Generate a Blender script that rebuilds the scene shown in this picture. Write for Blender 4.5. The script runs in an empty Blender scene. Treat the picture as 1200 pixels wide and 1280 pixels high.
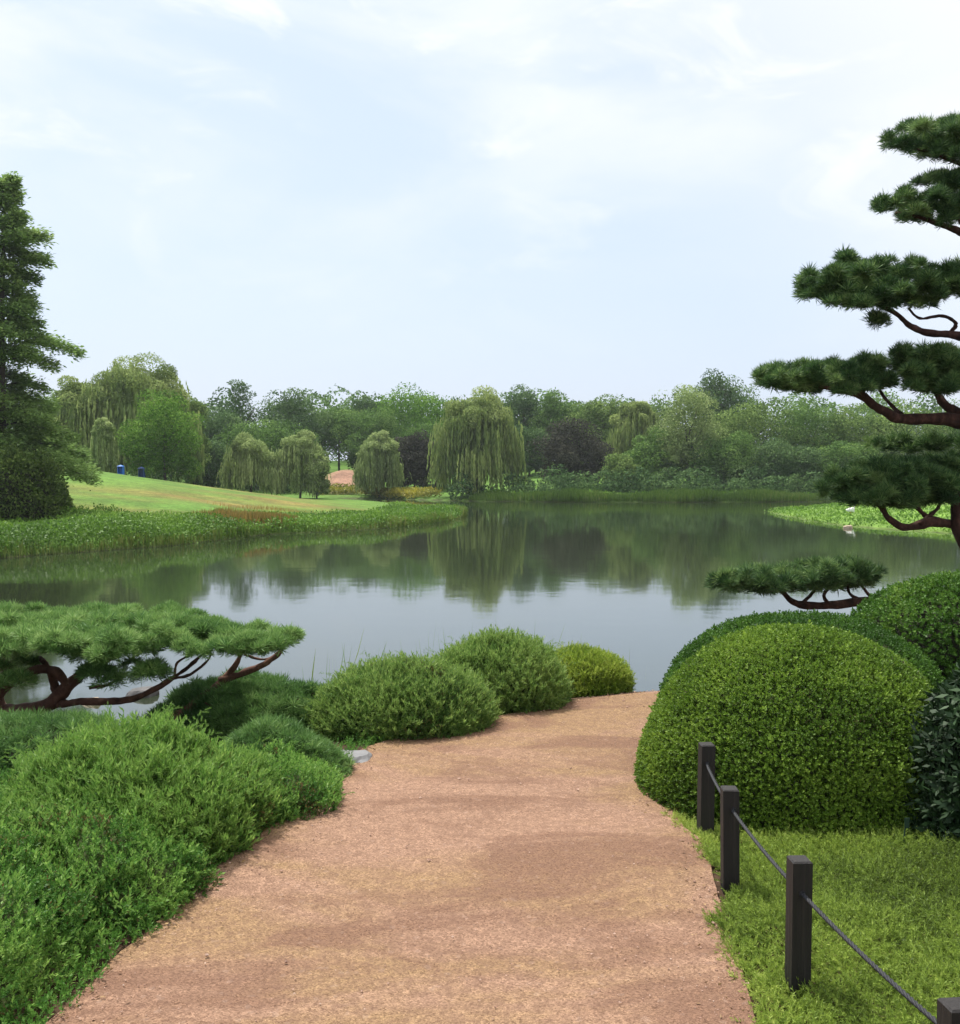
import bpy, math
import numpy as np
R = math.radians
rng = np.random.default_rng(7)
scene = bpy.context.scene
# ------------------------------------------------------------------ camera
EYE = 1.65; PITCH = math.atan(48 / 1250.0); FPX = 1250.0
cd = bpy.data.cameras.new('camera'); cam = bpy.data.objects.new('camera', cd)
scene.collection.objects.link(cam); scene.camera = cam
cam.location = (0, 0, EYE); cam.rotation_euler = (math.pi / 2 - PITCH, 0, 0)
cd.sensor_fit = 'HORIZONTAL'; cd.sensor_width = 36; cd.lens = 36 * FPX / 1200
cd.clip_start = 0.05; cd.clip_end = 3000
# ------------------------------------------------------------------ light
SUN_EL, SUN_AZ = R(63), R(-38)          # azimuth from +Y (view direction), negative = to the left
world = bpy.data.worlds.new("World"); scene.world = world; world.use_nodes = True
sd = bpy.data.lights.new('sun', 'SUN'); sun = bpy.data.objects.new('sun', sd); scene.collection.objects.link(sun)
sd.energy = 4.0; sd.angle = R(4); sd.color = (1.0, 0.95, 0.87)
sun.rotation_euler = (math.pi / 2 - SUN_EL, 0, -SUN_AZ + math.pi)
scene.view_settings.view_transform = 'Standard'; scene.view_settings.look = 'None'
scene.view_settings.gamma = 1; scene.view_settings.exposure = 0.75
scene.cycles.max_bounces = 6; scene.cycles.diffuse_bounces = 3; scene.cycles.transparent_max_bounces = 4
scene.cycles.caustics_reflective = False; scene.cycles.caustics_refractive = False

def build_world():
    nt = world.node_tree; n = nt.nodes; l = nt.links; n.clear()
    out = n.new('ShaderNodeOutputWorld'); bg = n.new('ShaderNodeBackground'); l.new(bg.outputs[0], out.inputs[0])
    bg.inputs[1].default_value = 0.13
    sky = n.new('ShaderNodeTexSky'); sky.sky_type = 'NISHITA'; sky.sun_disc = False
    sky.sun_elevation = SUN_EL; sky.sun_rotation = SUN_AZ; sky.air_density = 1.4; sky.dust_density = 2.5; sky.ozone_density = 1.5
    tc = n.new('ShaderNodeTexCoord')
    mp = n.new('ShaderNodeMapping'); mp.inputs['Scale'].default_value = (1.0, 1.0, 2.4); l.new(tc.outputs['Generated'], mp.inputs[0])
    def noise(scale, det, rough, dist, off=0):
        m = n.new('ShaderNodeMapping'); m.inputs['Location'].default_value = (off, off * .7, off * .3); l.new(mp.outputs[0], m.inputs[0])
        t = n.new('ShaderNodeTexNoise'); t.inputs['Scale'].default_value = scale; t.inputs['Detail'].default_value = det
        t.inputs['Roughness'].default_value = rough; t.inputs['Distortion'].default_value = dist; l.new(m.outputs[0], t.inputs[0]); return t
    def rng_(src, a, b, c, d):
        r = n.new('ShaderNodeMapRange'); r.interpolation_type = 'SMOOTHSTEP'
        for i, v in enumerate((a, b, c, d)): r.inputs[i + 1].default_value = v
        l.new(src, r.inputs[0]); return r.outputs[0]
    def mixc(f, a, b):
        m = n.new('ShaderNodeMix'); m.data_type = 'RGBA'
        if isinstance(f, float): m.inputs[0].default_value = f
        else: l.new(f, m.inputs[0])
        for s, v in ((m.inputs[6], a), (m.inputs[7], b)):
            if isinstance(v, tuple): s.default_value = (*v, 1)
            else: l.new(v, s)
        return m.outputs[2]
    sep = n.new('ShaderNodeSeparateXYZ'); l.new(tc.outputs['Generated'], sep.inputs[0])
    # thin high veil over the whole sky, then brighter broken cloud
    veil = mixc(0.80, sky.outputs[0], (3.22, 3.70, 4.66))
    hi = rng_(sep.outputs[2], 0.08, 0.42, 0.0, 1.0)
    c1 = rng_(noise(2.3, 7, .55, .5, 3.1).outputs[0], .38, .66, 0.0, 1.0)
    mul = n.new('ShaderNodeMath'); mul.operation = 'MULTIPLY'; l.new(hi, mul.inputs[0]); l.new(c1, mul.inputs[1])
    a = mixc(mul.outputs[0], veil, (4.4, 4.65, 4.95))
    c2 = rng_(noise(5.5, 8, .6, .7, 9.7).outputs[0], .52, .72, 0.0, .8)
    mul2 = n.new('ShaderNodeMath'); mul2.operation = 'MULTIPLY'; l.new(hi, mul2.inputs[0]); l.new(c2, mul2.inputs[1])
    b = mixc(mul2.outputs[0], a, (5.05, 5.1, 5.05))
    # the cloud is thickest and brightest towards the upper right
    rt = n.new('ShaderNodeMath'); rt.operation = 'ADD'; l.new(sep.outputs[0], rt.inputs[0]); l.new(sep.outputs[2], rt.inputs[1])
    g = rng_(rt.outputs[0], .35, .95, 0.0, .8)
    c = mixc(g, b, (5.3, 5.2, 4.95))
    # added boost: unseen sky above the frame is brightened for more top light
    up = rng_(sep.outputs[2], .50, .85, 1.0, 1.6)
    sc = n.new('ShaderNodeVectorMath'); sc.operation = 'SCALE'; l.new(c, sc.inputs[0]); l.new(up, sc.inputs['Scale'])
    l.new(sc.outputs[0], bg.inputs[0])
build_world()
# ------------------------------------------------------------------ pixel helpers (1200x1280 frame -> metres)
def ray(px, py):
    x = (px - 600) / FPX; v = -(py - 640) / FPX
    c, s = math.cos(PITCH), math.sin(PITCH)
    return np.array([x, c + v * s, v * c - s])
def at_z(px, py, z=0.0):
    r = ray(px, py); return np.array([0, 0, EYE]) + r * ((z - EYE) / r[2])
def at_y(px, py, y):
    r = ray(px, py); return np.array([0, 0, EYE]) + r * (y / r[1])
def tag(o, label=None, cat=None, group=None, kind=None):
    if label: o['label'] = label
    if cat: o['category'] = cat
    if group: o['group'] = group
    if kind: o['kind'] = kind
    return o
def empty(name, loc, label, cat, group=None):
    o = bpy.data.objects.new(name, None); scene.collection.objects.link(o); o.location = loc
    o.empty_display_size = .2
    return tag(o, label, cat, group)
def snoise(P, scale, seed, octv=2):
    r = np.random.default_rng(seed); P = np.asarray(P); out = np.zeros(len(P)); amp = 1; tot = 0
    for o in range(octv):
        for k in range(5):
            d = r.normal(size=3); d /= np.linalg.norm(d)
            q = r.normal(size=3) ; q /= np.linalg.norm(q)
            out += amp * np.sin(P @ d * scale + r.uniform(0, 6.28) + 1.3 * np.sin(P @ q * scale * .7 + r.uniform(0, 6.28)))
        tot += amp * 5 ** .5; amp *= .55; scale *= 2.1
    return out / tot
def norm(a): return a / np.maximum(np.linalg.norm(a, axis=-1, keepdims=True), 1e-9)
# ------------------------------------------------------------------ meshes
def make(name, V, F, mats, parent=None, face_mat=None, tint=None, smooth=False, tintdom='FACE'):
    V = np.asarray(V, dtype=np.float32).reshape(-1, 3).copy()
    if parent is not None: V -= np.array(parent.matrix_world.translation if False else parent.location, dtype=np.float32)
    me = bpy.data.meshes.new(name)
    groups = F if isinstance(F, list) else [F]
    groups = [np.asarray(f, dtype=np.int32) for f in groups if len(f)]
    nf = sum(len(f) for f in groups); loops = np.concatenate([f.ravel() for f in groups])
    tot = np.concatenate([np.full(len(f), f.shape[1], dtype=np.int32) for f in groups])
    start = np.concatenate([[0], np.cumsum(tot)[:-1]]).astype(np.int32)
    me.vertices.add(len(V)); me.vertices.foreach_set('co', V.ravel())
    me.loops.add(len(loops)); me.loops.foreach_set('vertex_index', loops)
    me.polygons.add(nf); me.polygons.foreach_set('loop_start', start)
    if face_mat is not None: me.polygons.foreach_set('material_index', np.asarray(face_mat, dtype=np.int32))
    if smooth is not False:
        sm = np.ones(nf, dtype=bool) if smooth is True else np.asarray(smooth, dtype=bool)
        me.polygons.foreach_set('use_smooth', sm)
    else: me.polygons.foreach_set('use_smooth', np.zeros(nf, dtype=bool))
    me.update(calc_edges=True)
    if tint is not None:
        a = me.attributes.new('tint', 'FLOAT', tintdom); a.data.foreach_set('value', np.asarray(tint, dtype=np.float32))
    for m in (mats if isinstance(mats, (list, tuple)) else [mats]): me.materials.append(m)
    o = bpy.data.objects.new(name, me); scene.collection.objects.link(o)
    if parent is not None: o.parent = parent
    return o
def smooth_path(pts, rad, n=8):
    pts = np.asarray(pts, float); rad = np.asarray(rad, float)
    P = np.vstack([2 * pts[0] - pts[1], pts, 2 * pts[-1] - pts[-2]]); o = []; r = []
    for i in range(1, len(P) - 2):
        for t in np.linspace(0, 1, n, endpoint=False):
            a, b, c, d = P[i - 1:i + 3]
            o.append(.5 * ((2 * b) + (c - a) * t + (2 * a - 5 * b + 4 * c - d) * t * t + (-a + 3 * b - 3 * c + d) * t ** 3))
            r.append(rad[i - 1] * (1 - t) + rad[i] * t)
    o.append(pts[-1]); r.append(rad[-1]); return np.array(o), np.array(r)
def tube(pts, rad, seg=8, rough=.0, seed=1, n=8):
    p, r = smooth_path(pts, rad, n)
    T = norm(np.gradient(p, axis=0)); ref = np.array([0.13, .2, 1.0])
    if abs(T[:, 2]).mean() > .8: ref = np.array([1.0, .1, 0])
    U = norm(np.cross(T, ref)); W = np.cross(T, U)
    a = np.linspace(0, 2 * np.pi, seg, endpoint=False)
    V = p[:, None] + r[:, None, None] * (np.cos(a)[None, :, None] * U[:, None] + np.sin(a)[None, :, None] * W[:, None])
    V = V.reshape(-1, 3)
    if rough:
        C = np.repeat(p, seg, 0); k = 1 + rough * snoise(V, 1.1 / max(r.mean(), .01), seed)
        V = C + (V - C) * k[:, None]
    i = np.arange(len(p) - 1)[:, None] * seg; j = np.arange(seg)[None]; j2 = (j + 1) % seg
    F = np.stack([i + j, i + j2, i + seg + j2, i + seg + j], -1).reshape(-1, 4)
    cap = np.array([np.arange(seg)[::-1], np.arange(seg) + (len(p) - 1) * seg])
    return V, F, cap
class Solid:
    def __init__(s): s.V = []; s.G = {}; s.n = 0
    def add(s, V, *Fs):
        for F in Fs:
            F = np.asarray(F); s.G.setdefault(F.shape[1], []).append(F + s.n)
        s.V.append(np.asarray(V, float)); s.n += len(V); return s
    def tube(s, pts, rad, seg=8, rough=0, seed=1, n=8): s.add(*tube(pts, rad, seg, rough, seed, n)); return s
    def box(s, c, d, rz=0):
        x, y, z = np.array(d) / 2
        V = np.array([[i * x, j * y, k * z] for i in (-1, 1) for j in (-1, 1) for k in (-1, 1)], float)
        cz, sz = math.cos(rz), math.sin(rz); V = V @ np.array([[cz, sz, 0], [-sz, cz, 0], [0, 0, 1]]) + np.array(c)
        return s.add(V, [[0, 1, 3, 2], [4, 6, 7, 5], [0, 4, 5, 1], [2, 3, 7, 6], [0, 2, 6, 4], [1, 5, 7, 3]])
    def build(s, name, mat, parent=None, smooth=False):
        return make(name, np.vstack(s.V), [np.vstack(v) for v in s.G.values()], mat, parent, smooth=smooth)
# ------------------------------------------------------------------ foliage kit: everything is small pointed blades (diamonds)
def blade(p0, d, nrm, L, w, bend=0.0):
    side = np.cross(d, nrm); side /= np.linalg.norm(side) + 1e-9
    m = p0 + d * L * .45
    return np.array([p0, m + side * w * .5 , p0 + d * L - nrm * bend * L, m - side * w * .5])
def proto_leaf(w=.6): return np.array([[[0, 0, 0], [w / 2, .03, .45], [0, -.02, 1], [-w / 2, .03, .45]]])
def proto_sprig(n, leafL, leafw, r, ang=55, curve=.25, twigs=1):
    out = []
    for k in range(n):
        t = (k + .5) / n; base = np.array([curve * t * t, 0, t * .85])
        az = k * 2.4 + r.uniform(-.4, .4); a = R(ang * (1 - .5 * t) + r.uniform(-12, 12))
        d = np.array([math.sin(a) * math.cos(az), math.sin(a) * math.sin(az), math.cos(a)])
        nrm = norm(np.cross(d, np.cross(d, [0, 0, 1]) + r.normal(size=3) * .2))
        out.append(blade(base, d, nrm, leafL * r.uniform(.75, 1.2), leafw * r.uniform(.8, 1.2)))
    out.append(blade(np.zeros(3), norm(np.array([curve, 0, 1.0])), np.array([0, 1.0, 0]), 1.0, .03))
    return np.array(out)
def proto_tuft(n, r, w=.045, spread=80):
    out = []
    for k in range(n):
        a = R(spread) * math.sqrt((k + .5) / n) + r.uniform(-.1, .1); az = k * 2.4 + r.uniform(-.3, .3)
        d = np.array([math.sin(a) * math.cos(az), math.sin(a) * math.sin(az), math.cos(a)])
        nrm = norm(np.cross(d, r.normal(size=3)))
        out.append(blade(d * .05, d, nrm, r.uniform(.75, 1.05), w))
    return np.array(out)
def frames(D, r, N=None):
    D = norm(D)
    if N is None: N = r.normal(size=D.shape)
    U = norm(np.cross(D, N)); W = np.cross(U, D); return U, W, D
class Leaves:
    def __init__(s): s.Q = []; s.T = []; s.x = []
    def scatter(s, protos, pos, D, scale, tint, r, N=None, lj=.12):
        pos = np.asarray(pos); m = len(pos)
        if m == 0: return
        scale = np.broadcast_to(scale, (m,)); tint = np.broadcast_to(tint, (m,))
        D = np.asarray(D)
        U, W, D = frames(D, r, N); which = r.integers(0, len(protos), m)
        for k, p in enumerate(protos):
            i = which == k
            if not i.any(): continue
            q = np.einsum('nvc,mcx->mnvx', p, np.stack([U[i], W[i], D[i]], 1)) * scale[i][:, None, None, None] + pos[i][:, None, None]
            s.Q.append(q.reshape(-1, 4, 3).astype(np.float32))
            s.T.append((tint[i][:, None] + r.normal(size=(i.sum(), len(p))) * lj).ravel())
    def count(s): return sum(len(q) for q in s.Q)
    def build(s, name, mats, parent=None, extra=None):
        Q = np.concatenate(s.Q); V = Q.reshape(-1, 3); F = np.arange(len(V)).reshape(-1, 4); T = np.concatenate(s.T)
        if extra is None: return make(name, V, F, mats, parent, tint=T)
        eV, eF = extra                      # woody inside of a shrub, second material
        n = len(V)
        return make(name, np.vstack([V, eV]), np.vstack([F, eF + n]), mats, parent,
                    face_mat=np.r_[np.zeros(len(F)), np.ones(len(eF))], tint=np.r_[T, np.full(len(eF), .5)])
RP = np.random.default_rng(3)
LEAF = [proto_leaf(.6)]
NARROW = [proto_leaf(.22)]
SPRIG = [proto_sprig(14, .30, .13, RP) for _ in range(5)]
FEATHER = [proto_sprig(22, .26, .06, RP, 48, .35) for _ in range(5)]
CLIP = [proto_sprig(9, .42, .30, RP, 62, .1) for _ in range(5)]
TUFT = [proto_tuft(22, RP, .085) for _ in range(5)]
BIGLEAF = [proto_sprig(6, .62, .24, RP, 80, .1) for _ in range(5)]
# ------------------------------------------------------------------ materials
def new_mat(name):
    m = bpy.data.materials.new(name); m.use_nodes = True; nt = m.node_tree; nt.nodes.clear()
    return m, nt, nt.nodes, nt.links
def ramp(n, l, fac, stops):
    r = n.new('ShaderNodeValToRGB'); e = r.color_ramp.elements
    while len(e) < len(stops): e.new(.5)
    for k, (p, c) in enumerate(stops): e[k].position = p; e[k].color = (*c, 1)
    l.new(fac, r.inputs[0]); return r.outputs[0]
def foliage(name, c0, c1, c2, trans=.35, rough=.55, spec=.25, dead=None):
    m, nt, n, l = new_mat(name)
    at = n.new('ShaderNodeAttribute'); at.attribute_name = 'tint'
    col = ramp(n, l, at.outputs['Fac'], ([(0.0, dead), (.10, c0)] if dead else [(0.05, c0)]) + [(.5, c1), (.95, c2)])
    p = n.new('ShaderNodeBsdfPrincipled'); l.new(col, p.inputs['Base Color'])
    p.inputs['Roughness'].default_value = rough; p.inputs['Specular IOR Level'].default_value = spec
    t = n.new('ShaderNodeBsdfTranslucent'); l.new(col, t.inputs[0])
    mx = n.new('ShaderNodeMixShader'); mx.inputs[0].default_value = trans
    l.new(p.outputs[0], mx.inputs[1]); l.new(t.outputs[0], mx.inputs[2])
    o = n.new('ShaderNodeOutputMaterial'); l.new(mx.outputs[0], o.inputs[0]); return m
def rough_mat(name, stops, scale=8, rough=.85, bump=.4, stretch=(1, 1, 1), det=6, bdist=.02, spec=.3):
    m, nt, n, l = new_mat(name)
    tc = n.new('ShaderNodeTexCoord'); mp = n.new('ShaderNodeMapping'); mp.inputs['Scale'].default_value = stretch
    l.new(tc.outputs['Object'], mp.inputs[0])
    t = n.new('ShaderNodeTexNoise'); t.inputs['Scale'].default_value = scale; t.inputs['Detail'].default_value = det
    t.inputs['Roughness'].default_value = .65; l.new(mp.outputs[0], t.inputs[0])
    p = n.new('ShaderNodeBsdfPrincipled'); l.new(ramp(n, l, t.outputs[0], stops), p.inputs['Base Color'])
    p.inputs['Roughness'].default_value = rough; p.inputs['Specular IOR Level'].default_value = spec
    b = n.new('ShaderNodeBump'); b.inputs['Strength'].default_value = bump; b.inputs['Distance'].default_value = bdist
    l.new(t.outputs[0], b.inputs['Height']); l.new(b.outputs[0], p.inputs['Normal'])
    o = n.new('ShaderNodeOutputMaterial'); l.new(p.outputs[0], o.inputs[0]); return m
M = {}
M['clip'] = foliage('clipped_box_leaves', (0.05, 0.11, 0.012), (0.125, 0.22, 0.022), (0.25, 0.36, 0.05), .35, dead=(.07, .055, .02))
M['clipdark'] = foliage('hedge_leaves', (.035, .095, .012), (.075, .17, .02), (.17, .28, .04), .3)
M['glossy'] = foliage('glossy_dark_leaves', (0.012, 0.028, 0.009), (0.022, 0.052, 0.016), (0.05, 0.095, 0.035), .15, .6, .25)
M['creep'] = foliage('creeping_cover', (0.14, 0.215, 0.035), (0.275, 0.375, 0.062), (0.46, 0.53, 0.13), .4, dead=(.065, .10, .018))
M['bright'] = foliage('bright_shrub', (0.035, 0.11, 0.018), (0.095, 0.225, 0.036), (0.25, 0.4, 0.085), .4, dead=(.14, .095, .035))
M['olive'] = foliage('olive_shrub', (0.045, 0.12, 0.02), (0.11, 0.235, 0.038), (0.26, 0.39, 0.09), .4, dead=(.14, .095, .035))
M['juniper'] = foliage('juniper', (0.045, 0.11, 0.03), (0.105, 0.21, 0.055), (0.22, 0.34, 0.11), .3)
M['mound'] = foliage('mound_shrub', (0.05, 0.12, 0.025), (0.12, 0.225, 0.045), (0.29, 0.39, 0.1), .4, dead=(.14, .095, .035))
M['moundy'] = foliage('mound_yellow', (.11, .18, .02), (.22, .32, .035), (.42, .48, .09), .4)
M['pineL'] = foliage('pine_needles_light', (.06, .14, .035), (.145, .27, .07), (.28, .41, .135), .3)
M['pineR'] = foliage('pine_needles_dark', (0.026, 0.066, 0.02), (0.078, 0.155, 0.045), (0.21, 0.31, 0.1), .25)
M['willow'] = foliage('willow_leaves', (0.11, 0.17, 0.05), (0.2, 0.27, 0.08), (0.34, 0.41, 0.14), .35, .75, .06)
M['willowp'] = foliage('willow_pale', (0.13, 0.19, 0.06), (0.24, 0.32, 0.11), (0.38, 0.46, 0.19), .35, .75, .06)
M['oak'] = foliage('broadleaf', (0.055, 0.115, 0.025), (0.1, 0.19, 0.042), (0.18, 0.29, 0.07), .3, .75, .06)
M['bright_tree'] = foliage('bright_broadleaf', (0.05, 0.12, 0.016), (0.1, 0.22, 0.025), (0.2, 0.34, 0.06), .35, .75, .06)
M['darktree'] = foliage('dark_broadleaf', (0.04, 0.085, 0.028), (0.075, 0.14, 0.045), (0.14, 0.22, 0.075), .25, .75, .06)
M['mid'] = foliage('mid_broadleaf', (0.075, 0.135, 0.035), (0.14, 0.22, 0.055), (0.25, 0.35, 0.1), .3, .75, .06)
M['plum'] = foliage('dark_plum_leaves', (0.028, 0.03, 0.022), (0.05, 0.052, 0.036), (0.09, 0.095, 0.06), .2, .75, .06)
M['conifer'] = foliage('conifer_spray', (0.1, 0.175, 0.05), (0.19, 0.3, 0.085), (0.33, 0.44, 0.14), .35, .75, .06)
M['evergreen'] = foliage('low_evergreen', (.04, .075, .018), (.085, .135, .03), (.16, .22, .06), .25, .75, .06)
M['wood'] = foliage('far_wood', (0.05, 0.1, 0.03), (0.085, 0.16, 0.045), (0.16, 0.26, 0.075), .25, .75, .06)
M['shore'] = foliage('shore_plants', (0.05, 0.115, 0.015), (0.105, 0.215, 0.025), (0.2, 0.33, 0.05), .35)
M['reed'] = foliage('reeds', (.06, .12, .02), (.11, .20, .03), (.25, .28, .08), .35)
M['russet'] = foliage('russet_grass', (0.16, 0.15, 0.035), (0.3, 0.21, 0.06), (0.42, 0.29, 0.1), .35)
M['yellow'] = foliage('yellow_flowers', (0.1, 0.15, 0.02), (0.26, 0.26, 0.035), (0.42, 0.38, 0.05), .35)
M['grass'] = foliage('grass_blades', (.08, .15, .02), (.15, .25, .04), (.28, .34, .08), .35)
M['bark'] = rough_mat('reddish_bark', [(.3, (.035, .017, .012)), (.55, (.11, .052, .034)), (.8, (.24, .13, .085))], 14, .9, .9, (1, 1, .6), 8, .02)
M['barkd'] = rough_mat('dark_bark', [(.3, (.016, .008, .006)), (.55, (.07, .032, .023)), (.8, (.18, .09, .065))], 16, .9, .9, (1, 1, .6), 8, .02)
M['barkg'] = rough_mat('grey_bark', [(.3, (.03, .025, .02)), (.8, (.10, .085, .065))], 3, .9, .8, (1, 1, .4))
M['twig'] = rough_mat('twigs', [(.3, (.010, .013, .006)), (.8, (.035, .035, .018))], 60, .95, .5)
M['twigg'] = rough_mat('mossy_twigs', [(.3, (.025, .04, .010)), (.8, (.07, .09, .022))], 60, .95, .5)
M['post'] = rough_mat('dark_stained_timber', [(.3, (.006, .005, .005)), (.6, (.013, .010, .010)), (.85, (.035, .028, .026))], 22, .62, .5, (4, 4, .12), 8, .008, .4)
M['rope'] = rough_mat('black_rope', [(.3, (.010, .011, .013)), (.8, (.035, .037, .042))], 160, .6, .8, (1, 1, 1), 3, .003)
M['stone'] = rough_mat('pale_stone', [(.3, (.10, .10, .105)), (.7, (.21, .21, .215))], 7, .85, .5)
M['sandstone'] = rough_mat('tan_stone', [(.3, (.25, .19, .13)), (.7, (.46, .37, .27))], 7, .85, .5)
M['darkstone'] = rough_mat('wet_dark_stone', [(.3, (.04, .04, .04)), (.7, (.11, .10, .095))], 6, .7, .5)
M['blue'] = rough_mat('blue_fabric', [(.3, (.01, .10, .42)), (.7, (.02, .17, .60))], 6, .6, .1)
M['navy'] = rough_mat('navy_fabric', [(.3, (.012, .04, .13)), (.7, (.02, .07, .22))], 6, .6, .1)
M['pale'] = rough_mat('pale_cloth', [(.3, (.45, .47, .60)), (.7, (.6, .62, .72))], 6, .7, .1)
M['white'] = rough_mat('white_feathers', [(.3, (.7, .69, .64)), (.7, (.82, .81, .78))], 30, .8, .2)
M['beak'] = rough_mat('orange_beak', [(.3, (.5, .2, .03)), (.7, (.6, .28, .05))], 30, .5, .1)
M['plastic'] = rough_mat('dark_green_plastic', [(.3, (.012, .03, .02)), (.7, (.02, .045, .03))], 30, .4, .1)

def ground_mat():
    m, nt, n, l = new_mat('ground')
    ca = n.new('ShaderNodeAttribute'); ca.attribute_name = 'soil'
    tc = n.new('ShaderNodeTexCoord')
    def noise(s, d, r=.6):
        t = n.new('ShaderNodeTexNoise'); t.inputs['Scale'].default_value = s; t.inputs['Detail'].default_value = d
        t.inputs['Roughness'].default_value = r; l.new(tc.outputs['Object'], t.inputs[0]); return t.outputs[0]
    a = noise(.35, 8); b = noise(6, 9, .7)
    def mul(col, fac, lo, hi):
        mr = n.new('ShaderNodeMapRange'); mr.inputs[1].default_value = .3; mr.inputs[2].default_value = .7
        mr.inputs[3].default_value = lo; mr.inputs[4].default_value = hi; l.new(fac, mr.inputs[0])
        x = n.new('ShaderNodeVectorMath'); x.operation = 'SCALE'; l.new(col, x.inputs[0]); l.new(mr.outputs[0], x.inputs['Scale']); return x.outputs[0]
    c = mul(mul(mul(ca.outputs['Color'], a, .7, 1.3), b, .6, 1.4), noise(1.6, 6), .75, 1.25)
    p = n.new('ShaderNodeBsdfPrincipled'); l.new(c, p.inputs['Base Color']); p.inputs['Roughness'].default_value = .95
    p.inputs['Specular IOR Level'].default_value = .15
    bp = n.new('ShaderNodeBump'); bp.inputs['Strength'].default_value = .6; bp.inputs['Distance'].default_value = .05; l.new(b, bp.inputs['Height'])
    l.new(bp.outputs[0], p.inputs['Normal'])
    o = n.new('ShaderNodeOutputMaterial'); l.new(p.outputs[0], o.inputs[0]); return m
def path_mat():
    m, nt, n, l = new_mat('pink_gravel')
    tc = n.new('ShaderNodeTexCoord')
    def noise(s, d, r=.6, dist=0, sc=(1, 1, 1)):
        mp = n.new('ShaderNodeMapping'); mp.inputs['Scale'].default_value = sc; l.new(tc.outputs['Object'], mp.inputs[0])
        t = n.new('ShaderNodeTexNoise'); t.inputs['Scale'].default_value = s; t.inputs['Detail'].default_value = d; t.inputs['Distortion'].default_value = dist
        t.inputs['Roughness'].default_value = r; l.new(mp.outputs[0], t.inputs[0]); return t.outputs[0]
    def mix(f, a, b, mode='MIX'):
        x = n.new('ShaderNodeMix'); x.data_type = 'RGBA'; x.blend_type = mode
        if isinstance(f, float): x.inputs[0].default_value = f
        else: l.new(f, x.inputs[0])
        for s, v in ((x.inputs[6], a), (x.inputs[7], b)):
            if isinstance(v, tuple): s.default_value = (*v, 1)
            else: l.new(v, s)
        return x.outputs[2]
    def rg(f, a, b, c=0., d=1.):
        r = n.new('ShaderNodeMapRange'); r.interpolation_type = 'SMOOTHSTEP'
        for i, v in enumerate((a, b, c, d)): r.inputs[i + 1].default_value = v
        l.new(f, r.inputs[0]); return r.outputs[0]
    base = mix(rg(noise(.9, 5, .6, .6, (.55, 1.3, 1)), .44, .58), (.295, .182, .122), (.265, .170, .090))
    base = mix(rg(noise(1.3, 6, .6, .8, (.7, 1.5, 1)), .47, .62, 0, .85), base, (.175, .097, .062))
    v = n.new('ShaderNodeTexVoronoi'); v.inputs['Scale'].default_value = 190; l.new(tc.outputs['Object'], v.inputs[0])
    sepc = n.new('ShaderNodeSeparateColor'); l.new(v.outputs['Color'], sepc.inputs[0])
    sp = ramp(n, l, sepc.outputs[0], [(0, (.36, .30, .28)), (.35, (.80, .78, .76)), (.8, (1.2, 1.2, 1.2)), (1, (1.5, 1.5, 1.48))])
    base = mix(.8, base, sp, 'MULTIPLY')
    v2 = n.new('ShaderNodeTexVoronoi'); v2.inputs['Scale'].default_value = 60; l.new(tc.outputs['Object'], v2.inputs[0])
    s2 = n.new('ShaderNodeSeparateColor'); l.new(v2.outputs['Color'], s2.inputs[0])
    base = mix(rg(s2.outputs[1], .97, .98, 0, .15), base, (.45, .34, .28))
    base = mix(rg(noise(25, 8, .75), .35, .65, .0, .6), base, (.15, .085, .058))
    p = n.new('ShaderNodeBsdfPrincipled'); l.new(base, p.inputs['Base Color']); p.inputs['Roughness'].default_value = .92
    p.inputs['Specular IOR Level'].default_value = .2
    bp = n.new('ShaderNodeBump'); bp.inputs['Strength'].default_value = .8; bp.inputs['Distance'].default_value = .004; l.new(v.outputs['Distance'], bp.inputs['Height'])
    bp2 = n.new('ShaderNodeBump'); bp2.inputs['Strength'].default_value = .7; bp2.inputs['Distance'].default_value = .03; l.new(noise(7, 8, .72), bp2.inputs['Height'])
    l.new(bp2.outputs[0], bp.inputs['Normal']); l.new(bp.outputs[0], p.inputs['Normal'])
    o = n.new('ShaderNodeOutputMaterial'); l.new(p.outputs[0], o.inputs[0]); return m
def water_mat():
    m, nt, n, l = new_mat('lake_water')
    tc = n.new('ShaderNodeTexCoord')
    def noise(s, d, sc):
        mp = n.new('ShaderNodeMapping'); mp.inputs['Scale'].default_value = sc; l.new(tc.outputs['Object'], mp.inputs[0])
        t = n.new('ShaderNodeTexNoise'); t.inputs['Scale'].default_value = s; t.inputs['Detail'].default_value = d; l.new(mp.outputs[0], t.inputs[0]); return t.outputs[0]
    p = n.new('ShaderNodeBsdfPrincipled'); p.inputs['Base Color'].default_value = (.020, .028, .014, 1)
    p.inputs['Roughness'].default_value = .05; p.inputs['IOR'].default_value = 1.85
    b1 = n.new('ShaderNodeBump'); b1.inputs['Strength'].default_value = .22; b1.inputs['Distance'].default_value = .004; l.new(noise(3.2, 3, (1, .55, 1)), b1.inputs['Height'])
    b2 = n.new('ShaderNodeBump'); b2.inputs['Strength'].default_value = .22; b2.inputs['Distance'].default_value = .018; l.new(noise(.5, 3, (.6, 1, 1)), b2.inputs['Height'])
    l.new(b1.outputs[0], b2.inputs['Normal']); l.new(b2.outputs[0], p.inputs['Normal'])
    o = n.new('ShaderNodeOutputMaterial'); l.new(p.outputs[0], o.inputs[0]); return m
M['ground'] = ground_mat(); M['path'] = path_mat(); M['water'] = water_mat()
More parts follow.
